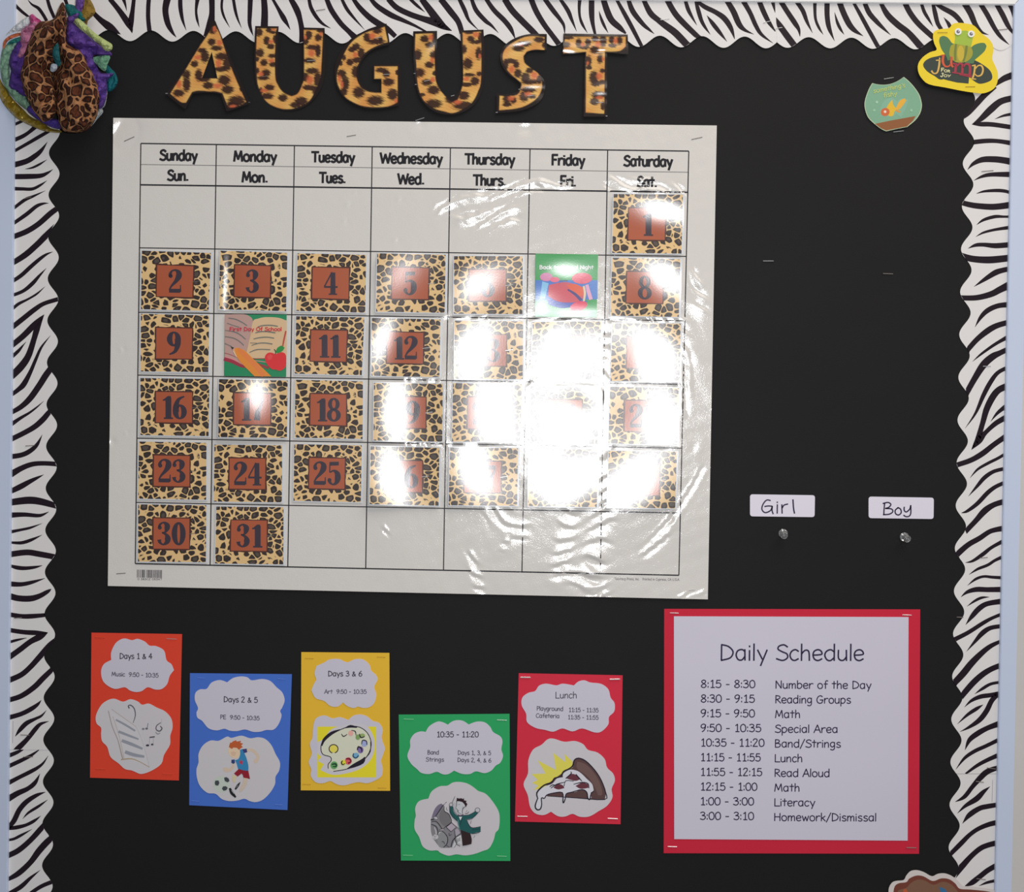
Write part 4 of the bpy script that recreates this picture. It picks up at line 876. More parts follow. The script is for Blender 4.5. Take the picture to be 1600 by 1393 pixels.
art(s, tb, [('s', (180, 188, 178), ell(200, 1010, 165, 165, 20)), ('l', SK2, TR([700,340,50,790,330,64,870,380,60,925,460,60,900,540,66], 3)), ('s', SK2, ell(885, 550, 45, 45, 10)), ('l', SK2, TR([440,590,50,425,670,54,370,730,60], 3)), ('s', SK2, ell(300, 725, 68, 44, 12, .3)),
 ('s', (208, 184, 156), TR([350,280,420,290,500,290,565,340,565,440,500,495,420,480,365,430,335,360])), ('s', (200, 170, 146), TR([380,380,440,360,500,380,470,450,410,450])),
 ('p', (176, 86, 46), TR([350,275,362,225,380,180,400,192,430,160,495,138,500,165,595,150,572,188,632,205,592,240,625,275,580,300,550,332,510,290,440,282,410,312])),
 ('s', (50, 122, 168), TR([568,330,620,312,660,400,700,500,735,640,735,745,640,735,530,705,505,610,470,535,540,505,572,420])), ('p', (52, 58, 110), TR([615,318,700,305,715,375,650,395])), ('p', (44, 60, 110), TR([400,525,465,520,470,585,440,608,398,585])),
 ('p', (170, 56, 78), TR([590,515,605,555,645,560,615,585,625,630,588,600,560,618,565,580,540,560,578,555])), ('p', (134, 30, 44), TR([545,705,640,735,735,745,768,905,640,885,625,830,600,798,522,858,450,798])),
 ('l', (198, 184, 150), TR([460,850,80,450,900,70,460,960,44], 3)), ('l', (192, 176, 160), TR([680,910,90,660,1000,84,610,1090,70,570,1150,30], 3)), ('l', (40, 42, 44), TR([575,965,6,530,1030,46,480,1105,34], 3)), ('l', (120, 122, 122), TR([530,1030,12,500,1070,14], 3)),
 ('l', (28, 30, 32), TR([370,1095,40,410,1180,70,480,1262,34], 3)), ('l', (150, 152, 150), TR([405,1130,16,450,1190,16], 3)),
 ('p', (62, 66, 72), TR([255,880,300,868,345,895,362,945,325,972,270,945])), ('p', (62, 66, 72), TR([80,938,145,935,162,985,140,1035,85,1030,70,985])), ('p', (62, 66, 72), TR([235,1052,290,1048,328,1080,300,1125,245,1138,212,1095]))])
s.build('cloud_cutout', o)
for x, y in [(150, 85), (930, 95), (95, 1275), (900, 1310)]:
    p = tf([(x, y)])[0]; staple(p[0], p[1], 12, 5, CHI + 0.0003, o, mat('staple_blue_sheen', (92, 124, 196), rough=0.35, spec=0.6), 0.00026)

# yellow card
tf = T(465, 1010, 6.053)
o, w = cardsheet('special_card', tf([(35, 50), (868, 58), (875, 1362), (30, 1357)]), (214, 170, 50), CHI, 43, 'yellow card with clouds reading Days 3 & 6, Art, and a paint palette', 'card', GRP)
s = cloud(tf, [340,115,400,118,470,147,540,118,620,120,680,170,697,225,740,265,757,310,725,380,745,450,725,530,680,570,620,578,570,566,530,580,470,560,430,526,380,565,310,560,250,512,170,485,130,410,160,340,177,310,160,250,180,180,250,150,290,125], o, w)
tline(s, tf, 'Days 3 & 6', 290, 610, 278, 48, 1.35, TXT, 0.0); tline(s, tf, 'Art  9:50 - 10:35', 255, 652, 443, 38, 1.1, TXT2, 0.0)
s.build('cloud_cutout', o)
s = cloud(tf, [270,652,330,677,400,665,480,692,530,650,600,640,660,660,710,700,770,720,805,780,795,850,805,900,825,960,805,1030,790,1080,805,1150,795,1220,740,1260,660,1290,580,1280,520,1290,440,1310,370,1300,310,1270,240,1290,170,1280,125,1220,130,1160,105,1090,135,1010,115,920,140,860,145,780,165,690,215,655], o, w)
BK = (34, 28, 42)
pal = TR([500,752,590,762,660,815,695,900,685,980,640,1055,560,1122,450,1160,340,1178,290,1150,290,1110,318,1075,308,1040,240,1018,220,960,240,890,320,822,420,778])
art(s, tf, [('p', (216, 200, 46), TR([188,755,742,755,742,1235,188,1235])), ('s', (190, 186, 192), TR([190,900,245,870,320,780,420,748,500,728,640,738,715,840,728,960,690,1070,600,1150,470,1195,330,1210,215,1165,250,1110,190,1080,225,1040,188,1000])),
 ('s', (200, 200, 180), pal), ('l', BK, outline(pal[9:] + pal[:9], 8, False)), ('l', BK, TR([230,935,10,250,880,28,320,818,30,400,785,10], 3)), ('l', BK, TR([450,768,6,500,752,26,560,762,10], 3)), ('l', BK, TR([635,1045,10,610,1085,44,530,1125,34,470,1152,6], 3)), ('l', BK, TR([690,900,6,688,990,8,640,1055,8], 3)),
 ('s', (214, 200, 90), ell(340, 965, 38, 36, 16)), ('l', BK, [(340 + 42 * math.cos(a), 965 + 40 * math.sin(a), 9) for a in [1.9 + i * 5.6 / 12 for i in range(13)]]),
 ('l', BK, TR([415,825,6,435,848,10,468,828,6], 3)), ('s', (224, 160, 150), ell(503, 818, 24, 26, 12)), ('l', BK, TR([510,790,6,545,800,10,552,835,6], 3)), ('s', (120, 150, 90), ell(570, 855, 22, 26, 12)), ('s', (140, 160, 100), ell(612, 840, 26, 20, 12)), ('l', BK, TR([585,825,8,598,858,12,632,850,8], 3)),
 ('s', (150, 160, 200), ell(632, 915, 30, 30, 12)), ('l', BK, TR([605,920,6,615,885,10,650,892,10,655,925,8], 3)), ('s', (120, 100, 160), ell(595, 975, 28, 32, 12)), ('l', BK, TR([565,975,10,575,945,14,605,965,14,605,995,8], 3)), ('s', (110, 160, 190), ell(552, 1028, 30, 26, 12)), ('l', (30, 70, 100), TR([530,1010,10,525,1035,12,550,1052,12,575,1030,10], 3)),
 ('s', (206, 90, 90), ell(480, 1080, 32, 34, 12)), ('l', (120, 24, 50), TR([460,1060,14,490,1060,18,505,1085,14,480,1100,16], 3)), ('s', (210, 205, 60), ell(432, 1095, 24, 26, 12)), ('l', BK, TR([425,1078,8,415,1095,12,425,1115,10,445,1105,8], 3)), ('s', (90, 150, 90), ell(345, 1120, 34, 36, 12)), ('l', (24, 50, 40), TR([325,1112,10,360,1108,14,365,1130,12,335,1132,8], 3))])
s.build('cloud_cutout', o)
for x, y in [(110, 110), (790, 97), (85, 1300), (800, 1335)]:
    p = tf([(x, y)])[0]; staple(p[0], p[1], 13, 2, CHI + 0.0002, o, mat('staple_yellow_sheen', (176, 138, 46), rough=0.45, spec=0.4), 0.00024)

# green card
tf = T(618, 1105, 5.685)
o, w = cardsheet('special_card', tf([(28, 62), (1013, 55), (1020, 1362), (48, 1358)]), (40, 150, 88), CHI, 44, 'green card with clouds reading 10:35 - 11:20, Band, Strings, and an orchestra conductor', 'card', GRP)
s = cloud(tf, [545,112,600,118,650,150,720,125,790,130,840,170,867,217,930,255,950,300,940,370,955,430,930,490,890,515,850,560,790,582,715,566,660,590,590,588,520,560,470,590,420,592,365,570,300,590,230,580,190,545,140,500,105,430,130,350,130,290,165,235,220,212,268,216,300,165,370,125,420,130,465,152,500,125], o, w)
tline(s, tf, '10:35 - 11:20', 367, 737, 262, 48, 1.35, TXT, 0.0); tline(s, tf, 'Band', 285, 385, 415, 36, 1.1, TXT2, 0.01); tline(s, tf, 'Days 1, 3, & 5', 555, 848, 418, 36, 1.1, TXT2, 0.01)
tline(s, tf, 'Strings', 270, 430, 478, 36, 1.1, TXT2, 0.01); tline(s, tf, 'Days 2, 4, & 6', 552, 850, 482, 36, 1.1, TXT2, 0.015)
s.build('cloud_cutout', o)
s = cloud(tf, [570,660,640,675,700,712,735,740,800,765,860,830,915,920,925,1000,915,1080,888,1112,870,1180,830,1250,770,1275,700,1300,620,1312,540,1303,470,1315,400,1290,370,1268,300,1268,240,1230,210,1150,170,1080,170,1000,180,960,175,890,210,830,292,808,320,745,390,700,460,693,510,665], o, w, CLOUD2)
tb = T(655, 1225, 12.667); LN = (34, 30, 36); JK = (32, 84, 84)
art(s, tb, [('s', (124, 122, 126), TR([440,378,490,430,500,520,580,570,620,650,640,740,740,830,805,880,830,960,800,1100,700,1210,640,1245,450,1250,330,1150,250,1000,228,850,240,680,300,500,370,410])), ('s', (112, 104, 124), TR([440,380,380,410,300,510,250,640,290,660,340,600,460,430])),
 ('s', (108, 106, 108), TR([470,460,500,540,590,590,620,700,620,750,520,830,460,800,400,700,410,560])), ('l', LN, TR([495,430,10,500,530,14,580,580,14,625,670,14,635,750,14,530,830,12,490,860,10], 3)),
 ('l', LN, TR([540,350,10,470,420,16,400,520,18,325,630,14], 3)), ('l', (160, 156, 168), TR([520,370,14,490,410,12], 3)), ('s', (176, 174, 178), ell(330, 665, 40, 26, 12, .3)), ('l', LN, outline(ell(330, 665, 42, 28, 10, .3), 7)), ('l', (44, 42, 46), TR([235,700,26,290,690,20], 3)),
 ('l', LN, TR([240,740,10,330,730,14,400,800,14,450,880,12], 3)), ('l', (134, 134, 138), TR([250,760,20,350,800,30,400,880,20], 3)), ('l', LN, TR([240,790,12,330,830,14,370,920,14,370,990,12], 3)), ('l', (170, 168, 172), TR([300,850,20,330,920,28,335,980,30], 3)),
 ('s', (130, 132, 134), ell(455, 1090, 105, 165, 20)), ('l', LN, TR([400,930,10,480,940,14,560,1050,16,550,1170,16,480,1245,12], 3)), ('l', (186, 186, 188), TR([385,980,12,400,950,14,440,935,10], 3)), ('s', (182, 180, 184), ell(320, 1040, 58, 48, 12)), ('l', (60, 56, 60), TR([280,1010,8,310,1030,8,340,1020,8], 3)), ('l', (60, 56, 60), TR([290,1060,8,330,1065,8], 3)),
 ('l', LN, TR([400,905,8,450,880,10,500,880,10], 3)), ('l', (180, 178, 182), TR([420,900,12,480,890,14], 3)), ('p', (164, 154, 166), TR([535,845,640,760,735,845,630,930])), ('l', LN, TR([535,845,9,640,760,9], 3)), ('l', LN, TR([640,760,9,735,845,9], 3)), ('l', LN, TR([735,845,9,630,935,10], 3)), ('l', LN, TR([630,935,10,535,845,10], 3)),
 ('p', (156, 150, 160), TR([700,905,765,865,815,965,725,1030])), ('l', LN, TR([700,905,9,715,1040,12,700,1090,12], 3)), ('l', LN, TR([820,970,12,725,1040,12,660,1120,16,630,1240,14], 3)), ('l', (56, 52, 58), TR([590,960,10,600,1010,12,640,990,10], 3)), ('l', (56, 52, 58), TR([450,1130,12,490,1140,12,500,1180,8], 3)),
 ('p', (190, 190, 192), TR([735,1050,825,1000,850,1190,760,1160])), ('p', (186, 186, 190), TR([700,1110,735,1180,700,1240,650,1240])), ('l', LN, TR([715,1100,10,740,1180,12,810,1220,10], 3)), ('l', LN, TR([735,1180,8,700,1240,8], 3)), ('l', (50, 48, 54), TR([765,1065,10,770,1130,12], 3)), ('l', (50, 48, 54), TR([800,1050,10,800,1120,12], 3)), ('l', LN, TR([530,1200,8,600,1245,10], 3)),
 ('l', LN, TR([708,235,7,650,370,9], 3)), ('s', (170, 170, 176), TR([690,350,660,400,700,500,760,570,800,560,740,420])), ('s', (182, 184, 188), TR([745,330,830,345,895,380,915,440,850,500,855,600,800,600,760,555,775,540,750,500,722,480,745,410])), ('l', LN, TR([742,330,8,742,400,8,725,475,8,755,490,8,765,545,10,800,570,8,835,590,6], 3)), ('l', LN, TR([915,430,9,858,495,10,855,580,9], 3)), ('l', LN, TR([760,530,12,785,512,8], 3)), ('l', (110, 120, 116), TR([770,395,8,805,400,8], 3)), ('l', (90, 88, 92), TR([855,440,6,875,460,8,850,480,6], 3)),
 ('p', (44, 26, 32), TR([738,335,745,265,790,280,830,272,855,285,890,278,885,315,940,325,925,355,955,390,925,450,890,385,850,345,790,330])),
 ('s', (176, 176, 180), ell(630, 405, 34, 38, 12)), ('l', LN, outline(ell(630, 400, 34, 36, 10), 8)), ('l', JK, TR([632,450,62,640,540,80,690,620,84,770,690,90], 3)), ('l', LN, TR([600,430,8,612,540,9,660,630,9,740,710,9], 3)), ('l', LN, TR([665,440,8,690,530,8,760,620,8], 3)),
 ('p', JK, TR([750,620,800,610,880,610,930,700,990,820,1050,862,1215,832,1215,935,1050,975,950,965,830,905,800,880,765,780])), ('l', JK, TR([890,650,76,1000,640,84,1080,600,80,1135,555,60], 3)), ('l', LN, TR([885,610,8,990,600,9,1120,530,9], 3)), ('l', LN, TR([930,695,9,1040,680,10,1150,570,10], 3)),
 ('l', LN, TR([940,700,10,990,810,12,1060,860,12,1215,835,12], 3)), ('l', (16, 44, 50), TR([1040,900,8,1215,880,8], 3)), ('l', LN, TR([1040,975,10,1140,965,10,1215,930,10], 3)), ('l', (80, 130, 128), TR([770,700,12,780,800,14,800,880,10], 3)),
 ('s', (178, 178, 184), ell(1155, 510, 46, 44, 12)), ('l', LN, outline(ell(1155, 508, 48, 44, 12), 9)), ('p', (202, 204, 206), TR([785,640,850,640,815,712])), ('l', (96, 60, 90), TR([770,605,22,815,618,14,870,598,24], 3)), ('l', LN, TR([860,650,8,830,730,8,815,800,6], 3)),
 ('s', (46, 32, 34), TR([820,905,900,940,1010,965,1040,1080,1035,1175,950,1200,860,1215,850,1100])), ('p', (46, 32, 34), TR([818,900,1000,965,1030,1180,860,1215,840,1000])), ('l', LN, TR([905,570,8,950,575,12,985,540,8], 3)), ('l', (60, 56, 60), TR([930,540,6,950,515,8], 3)), ('l', LN, TR([1015,780,6,1030,720,8], 3)), ('l', (120, 118, 126), TR([1080,1050,10,1105,1010,8], 3)), ('l', LN, TR([545,450,6,540,490,8,565,520,6], 3))])
s.build('cloud_cutout', o)
for x, y, m in [(117, 103, STEELD), (945, 112, STEEL), (110, 1312, STEELD), (945, 1320, STEELD)]:
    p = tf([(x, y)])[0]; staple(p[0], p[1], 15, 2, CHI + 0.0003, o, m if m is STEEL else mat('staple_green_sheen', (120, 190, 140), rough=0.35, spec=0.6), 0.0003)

# red lunch card
tf = T(790, 1040, 5.36)
o, w = cardsheet('special_card', tf([(110, 60), (980, 78), (963, 1325), (78, 1302)]), (194, 42, 62), CHI, 45, 'red card with clouds reading Lunch, Playground, Cafeteria, and a pizza slice', 'card', GRP)
s = cloud(tf, [660,120,710,138,800,150,860,195,880,265,912,310,910,380,866,427,860,490,800,550,740,555,640,523,560,548,475,523,400,550,330,535,250,518,180,470,172,400,135,330,140,265,190,225,247,210,280,165,340,148,425,162,480,148,572,163,610,130], o, w)
tline(s, tf, 'Lunch', 418, 597, 270, 52, 1.2, TXT, 0.0); tline(s, tf, 'Playground', 262, 482, 372, 34, 1.1, TXT2, 0.02); tline(s, tf, '11:15 - 11:35', 530, 778, 384, 34, 1.1, TXT2, 0.015)
tline(s, tf, 'Cafeteria', 255, 450, 432, 34, 1.1, TXT2, 0.02); tline(s, tf, '11:35 - 11:55', 522, 778, 445, 34, 1.1, TXT2, 0.015)
s.build('cloud_cutout', o)
s = cloud(tf, [400,608,490,634,580,628,650,655,690,702,770,725,830,780,850,850,900,900,915,960,888,1030,895,1100,850,1170,780,1215,700,1260,620,1262,560,1238,500,1260,440,1258,380,1220,320,1248,250,1235,205,1180,185,1080,150,990,187,900,190,790,230,700,300,660,350,615], o, w, CLOUD2)
YB = (206, 196, 84); BR = (86, 62, 62); WC = (198, 196, 204)
art(s, tf, [('p', YB, TR([560,800,495,738,500,805,400,728,422,870,268,790,335,900,218,905,270,955,222,978,275,1002,232,1038,300,1025,420,960,560,880])),
 ('s', BR, TR([560,850,575,795,610,772,670,800,750,880,810,970,838,1060,830,1118,600,1105,345,1088,300,1060,340,1000,470,900])), ('s', (104, 80, 78), TR([600,800,680,830,770,940,810,1060,780,1100,740,1000,680,920,600,860])), ('p', BR, TR([345,1062,820,1085,830,1118,345,1088])),
 ('s', WC, TR([275,1055,325,1010,390,985,430,942,480,932,485,898,540,868,600,878,640,905,680,945,725,990,738,1045,712,1060,718,1105,695,1112,682,1065,640,1035,580,1055,520,1062,505,1085,498,1130,478,1140,478,1058,400,1062,345,1080,325,1110,300,1098,302,1170,275,1202,248,1180,270,1110])),
 ('s', (98, 50, 60), TR([505,940,545,905,590,912,622,950,580,962])), ('s', (98, 50, 60), TR([400,1018,440,988,480,1000,492,1022,440,1034])), ('s', (98, 50, 60), TR([585,1005,640,978,690,990,695,1020,630,1028])),
 ('l', BK, TR([270,1110,9,262,1060,12,320,1000,13,385,975,12,410,940,12,462,925,12,485,885,14,530,862,12,562,835,12,575,790,10,610,772,10,670,795,10,745,870,9,800,955,9,838,1060,9,828,1118,8,600,1105,7,350,1088,6], 3)),
 ('l', BK, TR([270,1105,9,248,1170,11,262,1202,11,290,1198,11,302,1160,9,300,1105,9,325,1108,9,345,1080,8,400,1064,8,476,1060,8,480,1130,10,486,1145,10,500,1110,9,508,1070,8,560,1055,8,640,1034,8,680,1058,9,688,1105,10,705,1118,10,716,1070,8,740,1045,7], 3)),
 ('l', BK, TR([380,1022,6,430,990,9,500,972,5], 3)), ('l', BK, TR([570,990,5,640,975,9,690,985,8,698,1022,6], 3)), ('l', BK, TR([505,940,8,550,900,9,545,885,5], 3)), ('l', BK, TR([590,908,8,622,945,9,640,965,5], 3)), ('l', BK, TR([490,1005,6,505,960,6,570,965,5], 3)), ('l', BK, TR([370,1010,6,395,995,8,420,1000,5], 3))])
s.build('cloud_cutout', o)
for x, y, a in [(166, 96, 1), (914, 112, -1), (141, 1260, 1), (897, 1279, 3)]:
    p = tf([(x, y)])[0]; staple(p[0], p[1], 15, a, CHI + 0.0003, o, STEEL, 0.0006 if y < 200 else 0.00045)

# ------------------------------------------------------------------ daily schedule
o, w = cardsheet('schedule_poster', [(1037.8, 950.8), (1437.8, 951.6), (1436, 1333.4), (1037, 1332.4)], (186, 34, 56), CHI, 46, 'large red square poster with white Daily Schedule sheet at the lower right', 'poster')
s = Sheet([[(1053, 962.4), (1419.6, 963.6), (1418.2, 1312.8), (1053.5, 1310.4)]], mat('schedule_paper', (190, 186, 199), rough=0.7, spec=0.25, vary=0.02), h=CHI + 0.0005, th=0.0002, hf=w, spacing=16)
TS = mat('schedule_ink', (44, 38, 64), rough=0.7, spec=0.2)
text(s, 'Daily Schedule', 1125.6, 1350, 1031.2, 24.4, 2.5, TS, 0.002, 3, 4)
ROWS = [('8:15 - 8:30', 522, 'Number of the Day', 1153), ('8:30 - 9:15', 520, 'Reading Groups', 1043), ('9:15 - 9:50', 520, 'Math', 768), ('9:50 - 10:35', 555, 'Special Area', 972), ('10:35 - 11:20', 572, 'Band/Strings', 988),
        ('11:15 - 11:55', 552, 'Lunch', 780), ('11:55 - 12:15', 560, 'Read Aloud', 928), ('12:15 - 1:00', 533, 'Math', 765), ('1:00 - 3:00', 515, 'Literacy', 847), ('3:00 - 3:10', 515, 'Homework/Dismissal', 1182)]
for i, (a, xa, b, xb) in enumerate(ROWS):
    yl = 940 + (466 + i * 79.8) / 3.4833; yr = 940 + (470.5 + i * 80) / 3.4833
    text(s, a, 1030 + (228 - i * .5) / 3.4833, 1030 + xa / 3.4833, yl, 11.8, 1.65, TS, 0.004); text(s, b, 1030 + (633 - i * .8) / 3.4833, 1030 + xb / 3.4833, yr, 11.8, 1.65, TS, 0.004)
s.build('printed_sheet', o)
for x, y, L, m in [(1053.5, 957.4, 13, STEEL), (1417, 960.6, 14, STEEL), (1050.5, 1322.4, 14, STEEL), (1424, 1324, 15, STEELD)]:
    staple(x, y, L, 2, CHI + 0.0003, o, m, 0.0004)

# ------------------------------------------------------------------ boy / girl labels and pins
def rrect(q, r, n=5):
    out = []
    for i in range(4):
        p = Vector(q[i]); a = (Vector(q[i - 1]) - p).normalized() * r; b = (Vector(q[(i + 1) % 4]) - p).normalized() * r
        for k in range(n + 1):
            t = k / n; out.append(tuple((p + a * (1 - t) ** 2 + b * t * t)))
    return out
tf = T(1140, 740, 4.706)
LABW = mat('label_white', (205, 200, 212), rough=0.5, spec=0.35); MK = mat('marker_ink', (44, 36, 62), rough=0.5, spec=0.3)
for nm, q, st in [('Girl', [(150, 150), (628, 157), (625, 318), (150, 312)], [[300,196,10,272,193,10,245,225,10,238,262,10,262,285,10,300,270,10,314,240,10], [258,240,10,285,236,10,312,238,10], [314,238,10,312,268,10,320,294,10], [351,206,10,350,212,10], [351,226,10,350,290,10], [384,226,10,386,290,10], [386,252,10,400,230,10,428,222,10], [466,190,11,470,250,11,477,290,11]]),
                  ('Boy', [(1022, 167), (1502, 175), (1500, 332), (1022, 325)], [[1140,218,10,1136,260,10,1134,298,10], [1128,218,10,1165,210,10,1186,225,10,1170,246,10,1146,254,10], [1146,254,10,1190,258,10,1200,278,10,1175,296,10,1130,300,10], [1240,248,10,1218,268,10,1222,294,10,1244,302,10,1262,284,10,1256,258,10,1236,248,10], [1284,244,10,1284,268,10,1300,280,10,1325,258,10,1332,232,10], [1332,232,10,1332,290,10,1318,312,10,1296,314,10,1280,304,10]])]:
    s = Sheet([rrect(tf(q), 4.5)], LABW, h=0.0008, th=0.0003)
    for l in st: s.stroke(tf(TR(l, 3)), MK, 2, 4)
    o = s.build('name_label'); tag(o, 'small white rounded label with handwritten ' + nm, 'label')
CLEAR = D2.materials.new('clear_plastic'); CLEAR.use_nodes = True
b = CLEAR.node_tree.nodes['Principled BSDF']; b.inputs['Transmission Weight'].default_value = 0.9; b.inputs['Roughness'].default_value = 0.05; b.inputs['Base Color'].default_value = (0.95, 0.95, 0.95, 1)
def lathe(name, prof, m, base, axis, parent=None, seg=20):
    """prof: (radius, height) along axis"""
    ax = axis.normalized(); e1 = ax.cross(Vector((0, 0, 1))).normalized(); e2 = ax.cross(e1)
    vs = []; fs = []
    for r, h in prof:
        for k in range(seg):
            t = 2 * math.pi * k / seg; vs.append(base + ax * h + e1 * (r * math.cos(t)) + e2 * (r * math.sin(t)))
    for i in range(len(prof) - 1):
        for k in range(seg): fs.append((i * seg + k, i * seg + (k + 1) % seg, (i + 1) * seg + (k + 1) % seg, (i + 1) * seg + k))
    fs += [tuple(range(seg))[::-1], tuple(range((len(prof) - 1) * seg, len(prof) * seg))]
    c = sum(vs, Vector()) / len(vs); me = D2.meshes.new(name); me.from_pydata([tuple(v - c) for v in vs], [], fs)
    me.polygons.foreach_set('use_smooth', [len(f) == 4 for f in fs]); me.materials.append(m); me.update()
    return link(name, me, c, parent)
for x, y, lab, tilt in [(1223.5, 832.5, 'clear plastic push pin below the Girl label', (-0.12, -1, -0.16)), (1412.5, 838, 'clear plastic push pin below the Boy label', (-0.02, -1, -0.14))]:
    p = P(x, y, 0.0005); ax = Vector(tilt)
    e = D2.objects.new('push_pin', None); COL.objects.link(e); e.location = p; WLOC[e.name] = Vector(p); tag(e, lab, 'push pin')
    lathe('pin_head', [(0.0006, 0.0), (0.0040, 0.0004), (0.0042, 0.0012), (0.0022, 0.0022), (0.0018, 0.0060), (0.0026, 0.0078), (0.0034, 0.0084), (0.0034, 0.0094), (0.0010, 0.0097)], CLEAR, p, ax, e)
    lathe('pin_shaft', [(0.00035, -0.0010), (0.0005, 0.0), (0.0005, 0.0080), (0.0003, 0.0084)], STEEL, p, ax, e, 8)
for x, y, L, a, lab in [(1200.5, 407.5, 16, 0, 'lone bright staple in the black paper beside the Saturday column'), (1387.5, 427.5, 15, 2, 'lone faint staple in the black paper above the Boy label'), (1500, 964, 10, 3, 'lone staple at the edge of the right zebra strip above the poster corner')]:
    tag(staple(x, y, L, a, 0.0004, None, STEEL if x < 1300 else STEELD, 0.00036), lab, 'staple')

# ------------------------------------------------------------------ fishbowl cut-out
tf = T(1340, 110, 13.27); w = waves(51, 0.0001, 60, 150, 4)
bowl = catmull(tf(TR([305,262,400,285,520,297,640,287,760,252,870,195,958,133])), 3)[:-1] + catmull(tf(TR([958,133,1060,218,1180,350,1280,500,1325,650,1332,760,1292,900,1190,1040,1030,1170])), 3)[:-1] + tf(TR([1030,1170,800,1215,592,1262])) + catmull(tf(TR([585,1260,480,1208,340,1100,220,980,160,830,143,680,180,520,240,370,300,265])), 3)[1:-1]
c0 = (sum(p[0] for p in bowl) / len(bowl), sum(p[1] for p in bowl) / len(bowl))
inner = [(c0[0] + (p[0] - c0[0]) * 0.972, c0[1] + (p[1] - c0[1]) * 0.972) for p in bowl]
s = Sheet([bowl], mat('bowl_rim', (168, 182, 150), **GLO), h=0.0012, th=0.0003, hf=w, spacing=8)
s.poly(inner, mat('bowl_water', (116, 156, 130), **GLO), 1)
items = [('p', (132, 84, 52), TR([362,1106,700,1035,1205,945,1150,1040,1025,1160,800,1203,592,1245,480,1195])), ('s', (120, 162, 140), TR([560,620,720,560,820,640,900,580,1050,600,1010,760,960,860,900,980,800,900,700,960,480,960,460,820])),
 ('l', (208, 158, 60), TR([790,830,30,850,760,90,920,660,110,980,610,60], 3)), ('l', (190, 140, 70), TR([800,830,40,880,860,40], 3)), ('s', (206, 166, 50), TR([600,800,640,700,720,605,735,700,790,780,800,810,760,860,740,930,690,950,640,930])),
 ('s', (186, 96, 58), ell(572, 862, 92, 84, 18, -.3)), ('s', (236, 190, 170), ell(570, 855, 28, 28, 12)), ('s', (250, 225, 215), ell(570, 855, 12, 12, 8)), ('s', (150, 184, 156), ell(400, 655, 28, 28, 10)), ('s', (138, 178, 148), ell(345, 825, 30, 24, 10)), ('s', (138, 178, 148), ell(1115, 825, 24, 28, 10))]
art(s, tf, [(a, mat('print_g_%d_%d_%d' % b, b, **GLO), c) for a, b, c in items], 2)
YG = mat('bowl_text', (170, 182, 104), **GLO)
text(s, "something's", 1340 + 330 / 13.27, 1340 + 985 / 13.27, 110 + 470 / 13.27, 6.6, 1.1, YG, -0.19, 8, 2); text(s, "fishy", 1340 + 540 / 13.27, 1340 + 810 / 13.27, 110 + 560 / 13.27, 6.6, 1.2, YG, -0.16, 8, 2)
o = s.build('fishbowl_cutout'); tag(o, 'small teal fishbowl cutout with orange goldfish at the upper right', 'cutout')
staple(1340 + 648 / 13.27, 110 + 162 / 13.27, 15, -9, 0.0003, o, STEEL, 0.00034); staple(1340 + 848 / 13.27, 110 + 1263 / 13.27, 16, -7, 0.0003, o, STEEL, 0.00034)

# ------------------------------------------------------------------ frog cut-out
tf = T(1425, 30, 11.43); w = waves(52, 0.00015, 80, 180, 4)
fo = catmull(tf(TR([790,68,860,65,960,75,1080,100,1160,160,1240,250,1360,340,1440,450,1452,580,1430,700,1490,840,1532,960,1530,1100,1480,1220,1380,1290,1250,1325,1100,1310,900,1280,600,1220,300,1160,170,1050,110,930,110,800,190,680,320,590,440,547,400,440,375,330,385,240,430,200,520,175,660,160,720,90])), 3, True)
s = Sheet([fo], mat('frog_yellow', (228, 188, 46), **GLO), h=0.0027, th=0.0004, hf=w, spacing=8)
DG = (54, 62, 57); LG = (78, 112, 76)
items = [('s', DG, TR([200,830,230,750,330,690,480,655,640,620,800,640,1000,680,1110,725,1250,800,1380,900,1432,1000,1420,1080,1330,1130,1200,1152,1090,1090,1030,1040,900,1030,700,1020,520,1080,400,1012,270,930])), ('p', DG, TR([400,1010,600,940,1020,1040,1010,1150,800,1130,600,1082])),
 ('s', LG, TR([485,400,500,320,560,298,640,330,710,420,760,470,740,700,640,740,600,640,530,540])), ('s', LG, TR([1060,500,1180,432,1290,425,1332,480,1295,570,1200,660,1125,725,1100,790,960,790,940,700])),
 ('s', (146, 170, 66), TR([765,250,820,225,900,205,1000,212,1095,300,1075,400,1055,490,900,480,755,440,770,340])), ('s', (148, 142, 54), TR([670,560,700,470,780,440,900,462,1050,490,1085,580,1060,680,960,760,800,770,700,700,668,630])),
 ('l', (104, 116, 58), TR([785,450,36,770,600,44,775,730,40], 3)), ('l', (104, 116, 58), TR([975,480,40,960,600,44,920,750,36], 3)), ('s', (180, 158, 60), ell(870, 610, 62, 140, 14))]
art(s, tf, [(a, mat('print_g_%d_%d_%d' % b, b, **GLO), c) for a, b, c in items], 1)
def gink(r, g, b_): return mat('print_g_%d_%d_%d' % (r, g, b_), (r, g, b_), **GLO)
GO, OR_, CR, CM = gink(200, 160, 84), gink(188, 84, 56), gink(150, 54, 66), gink(214, 208, 160)
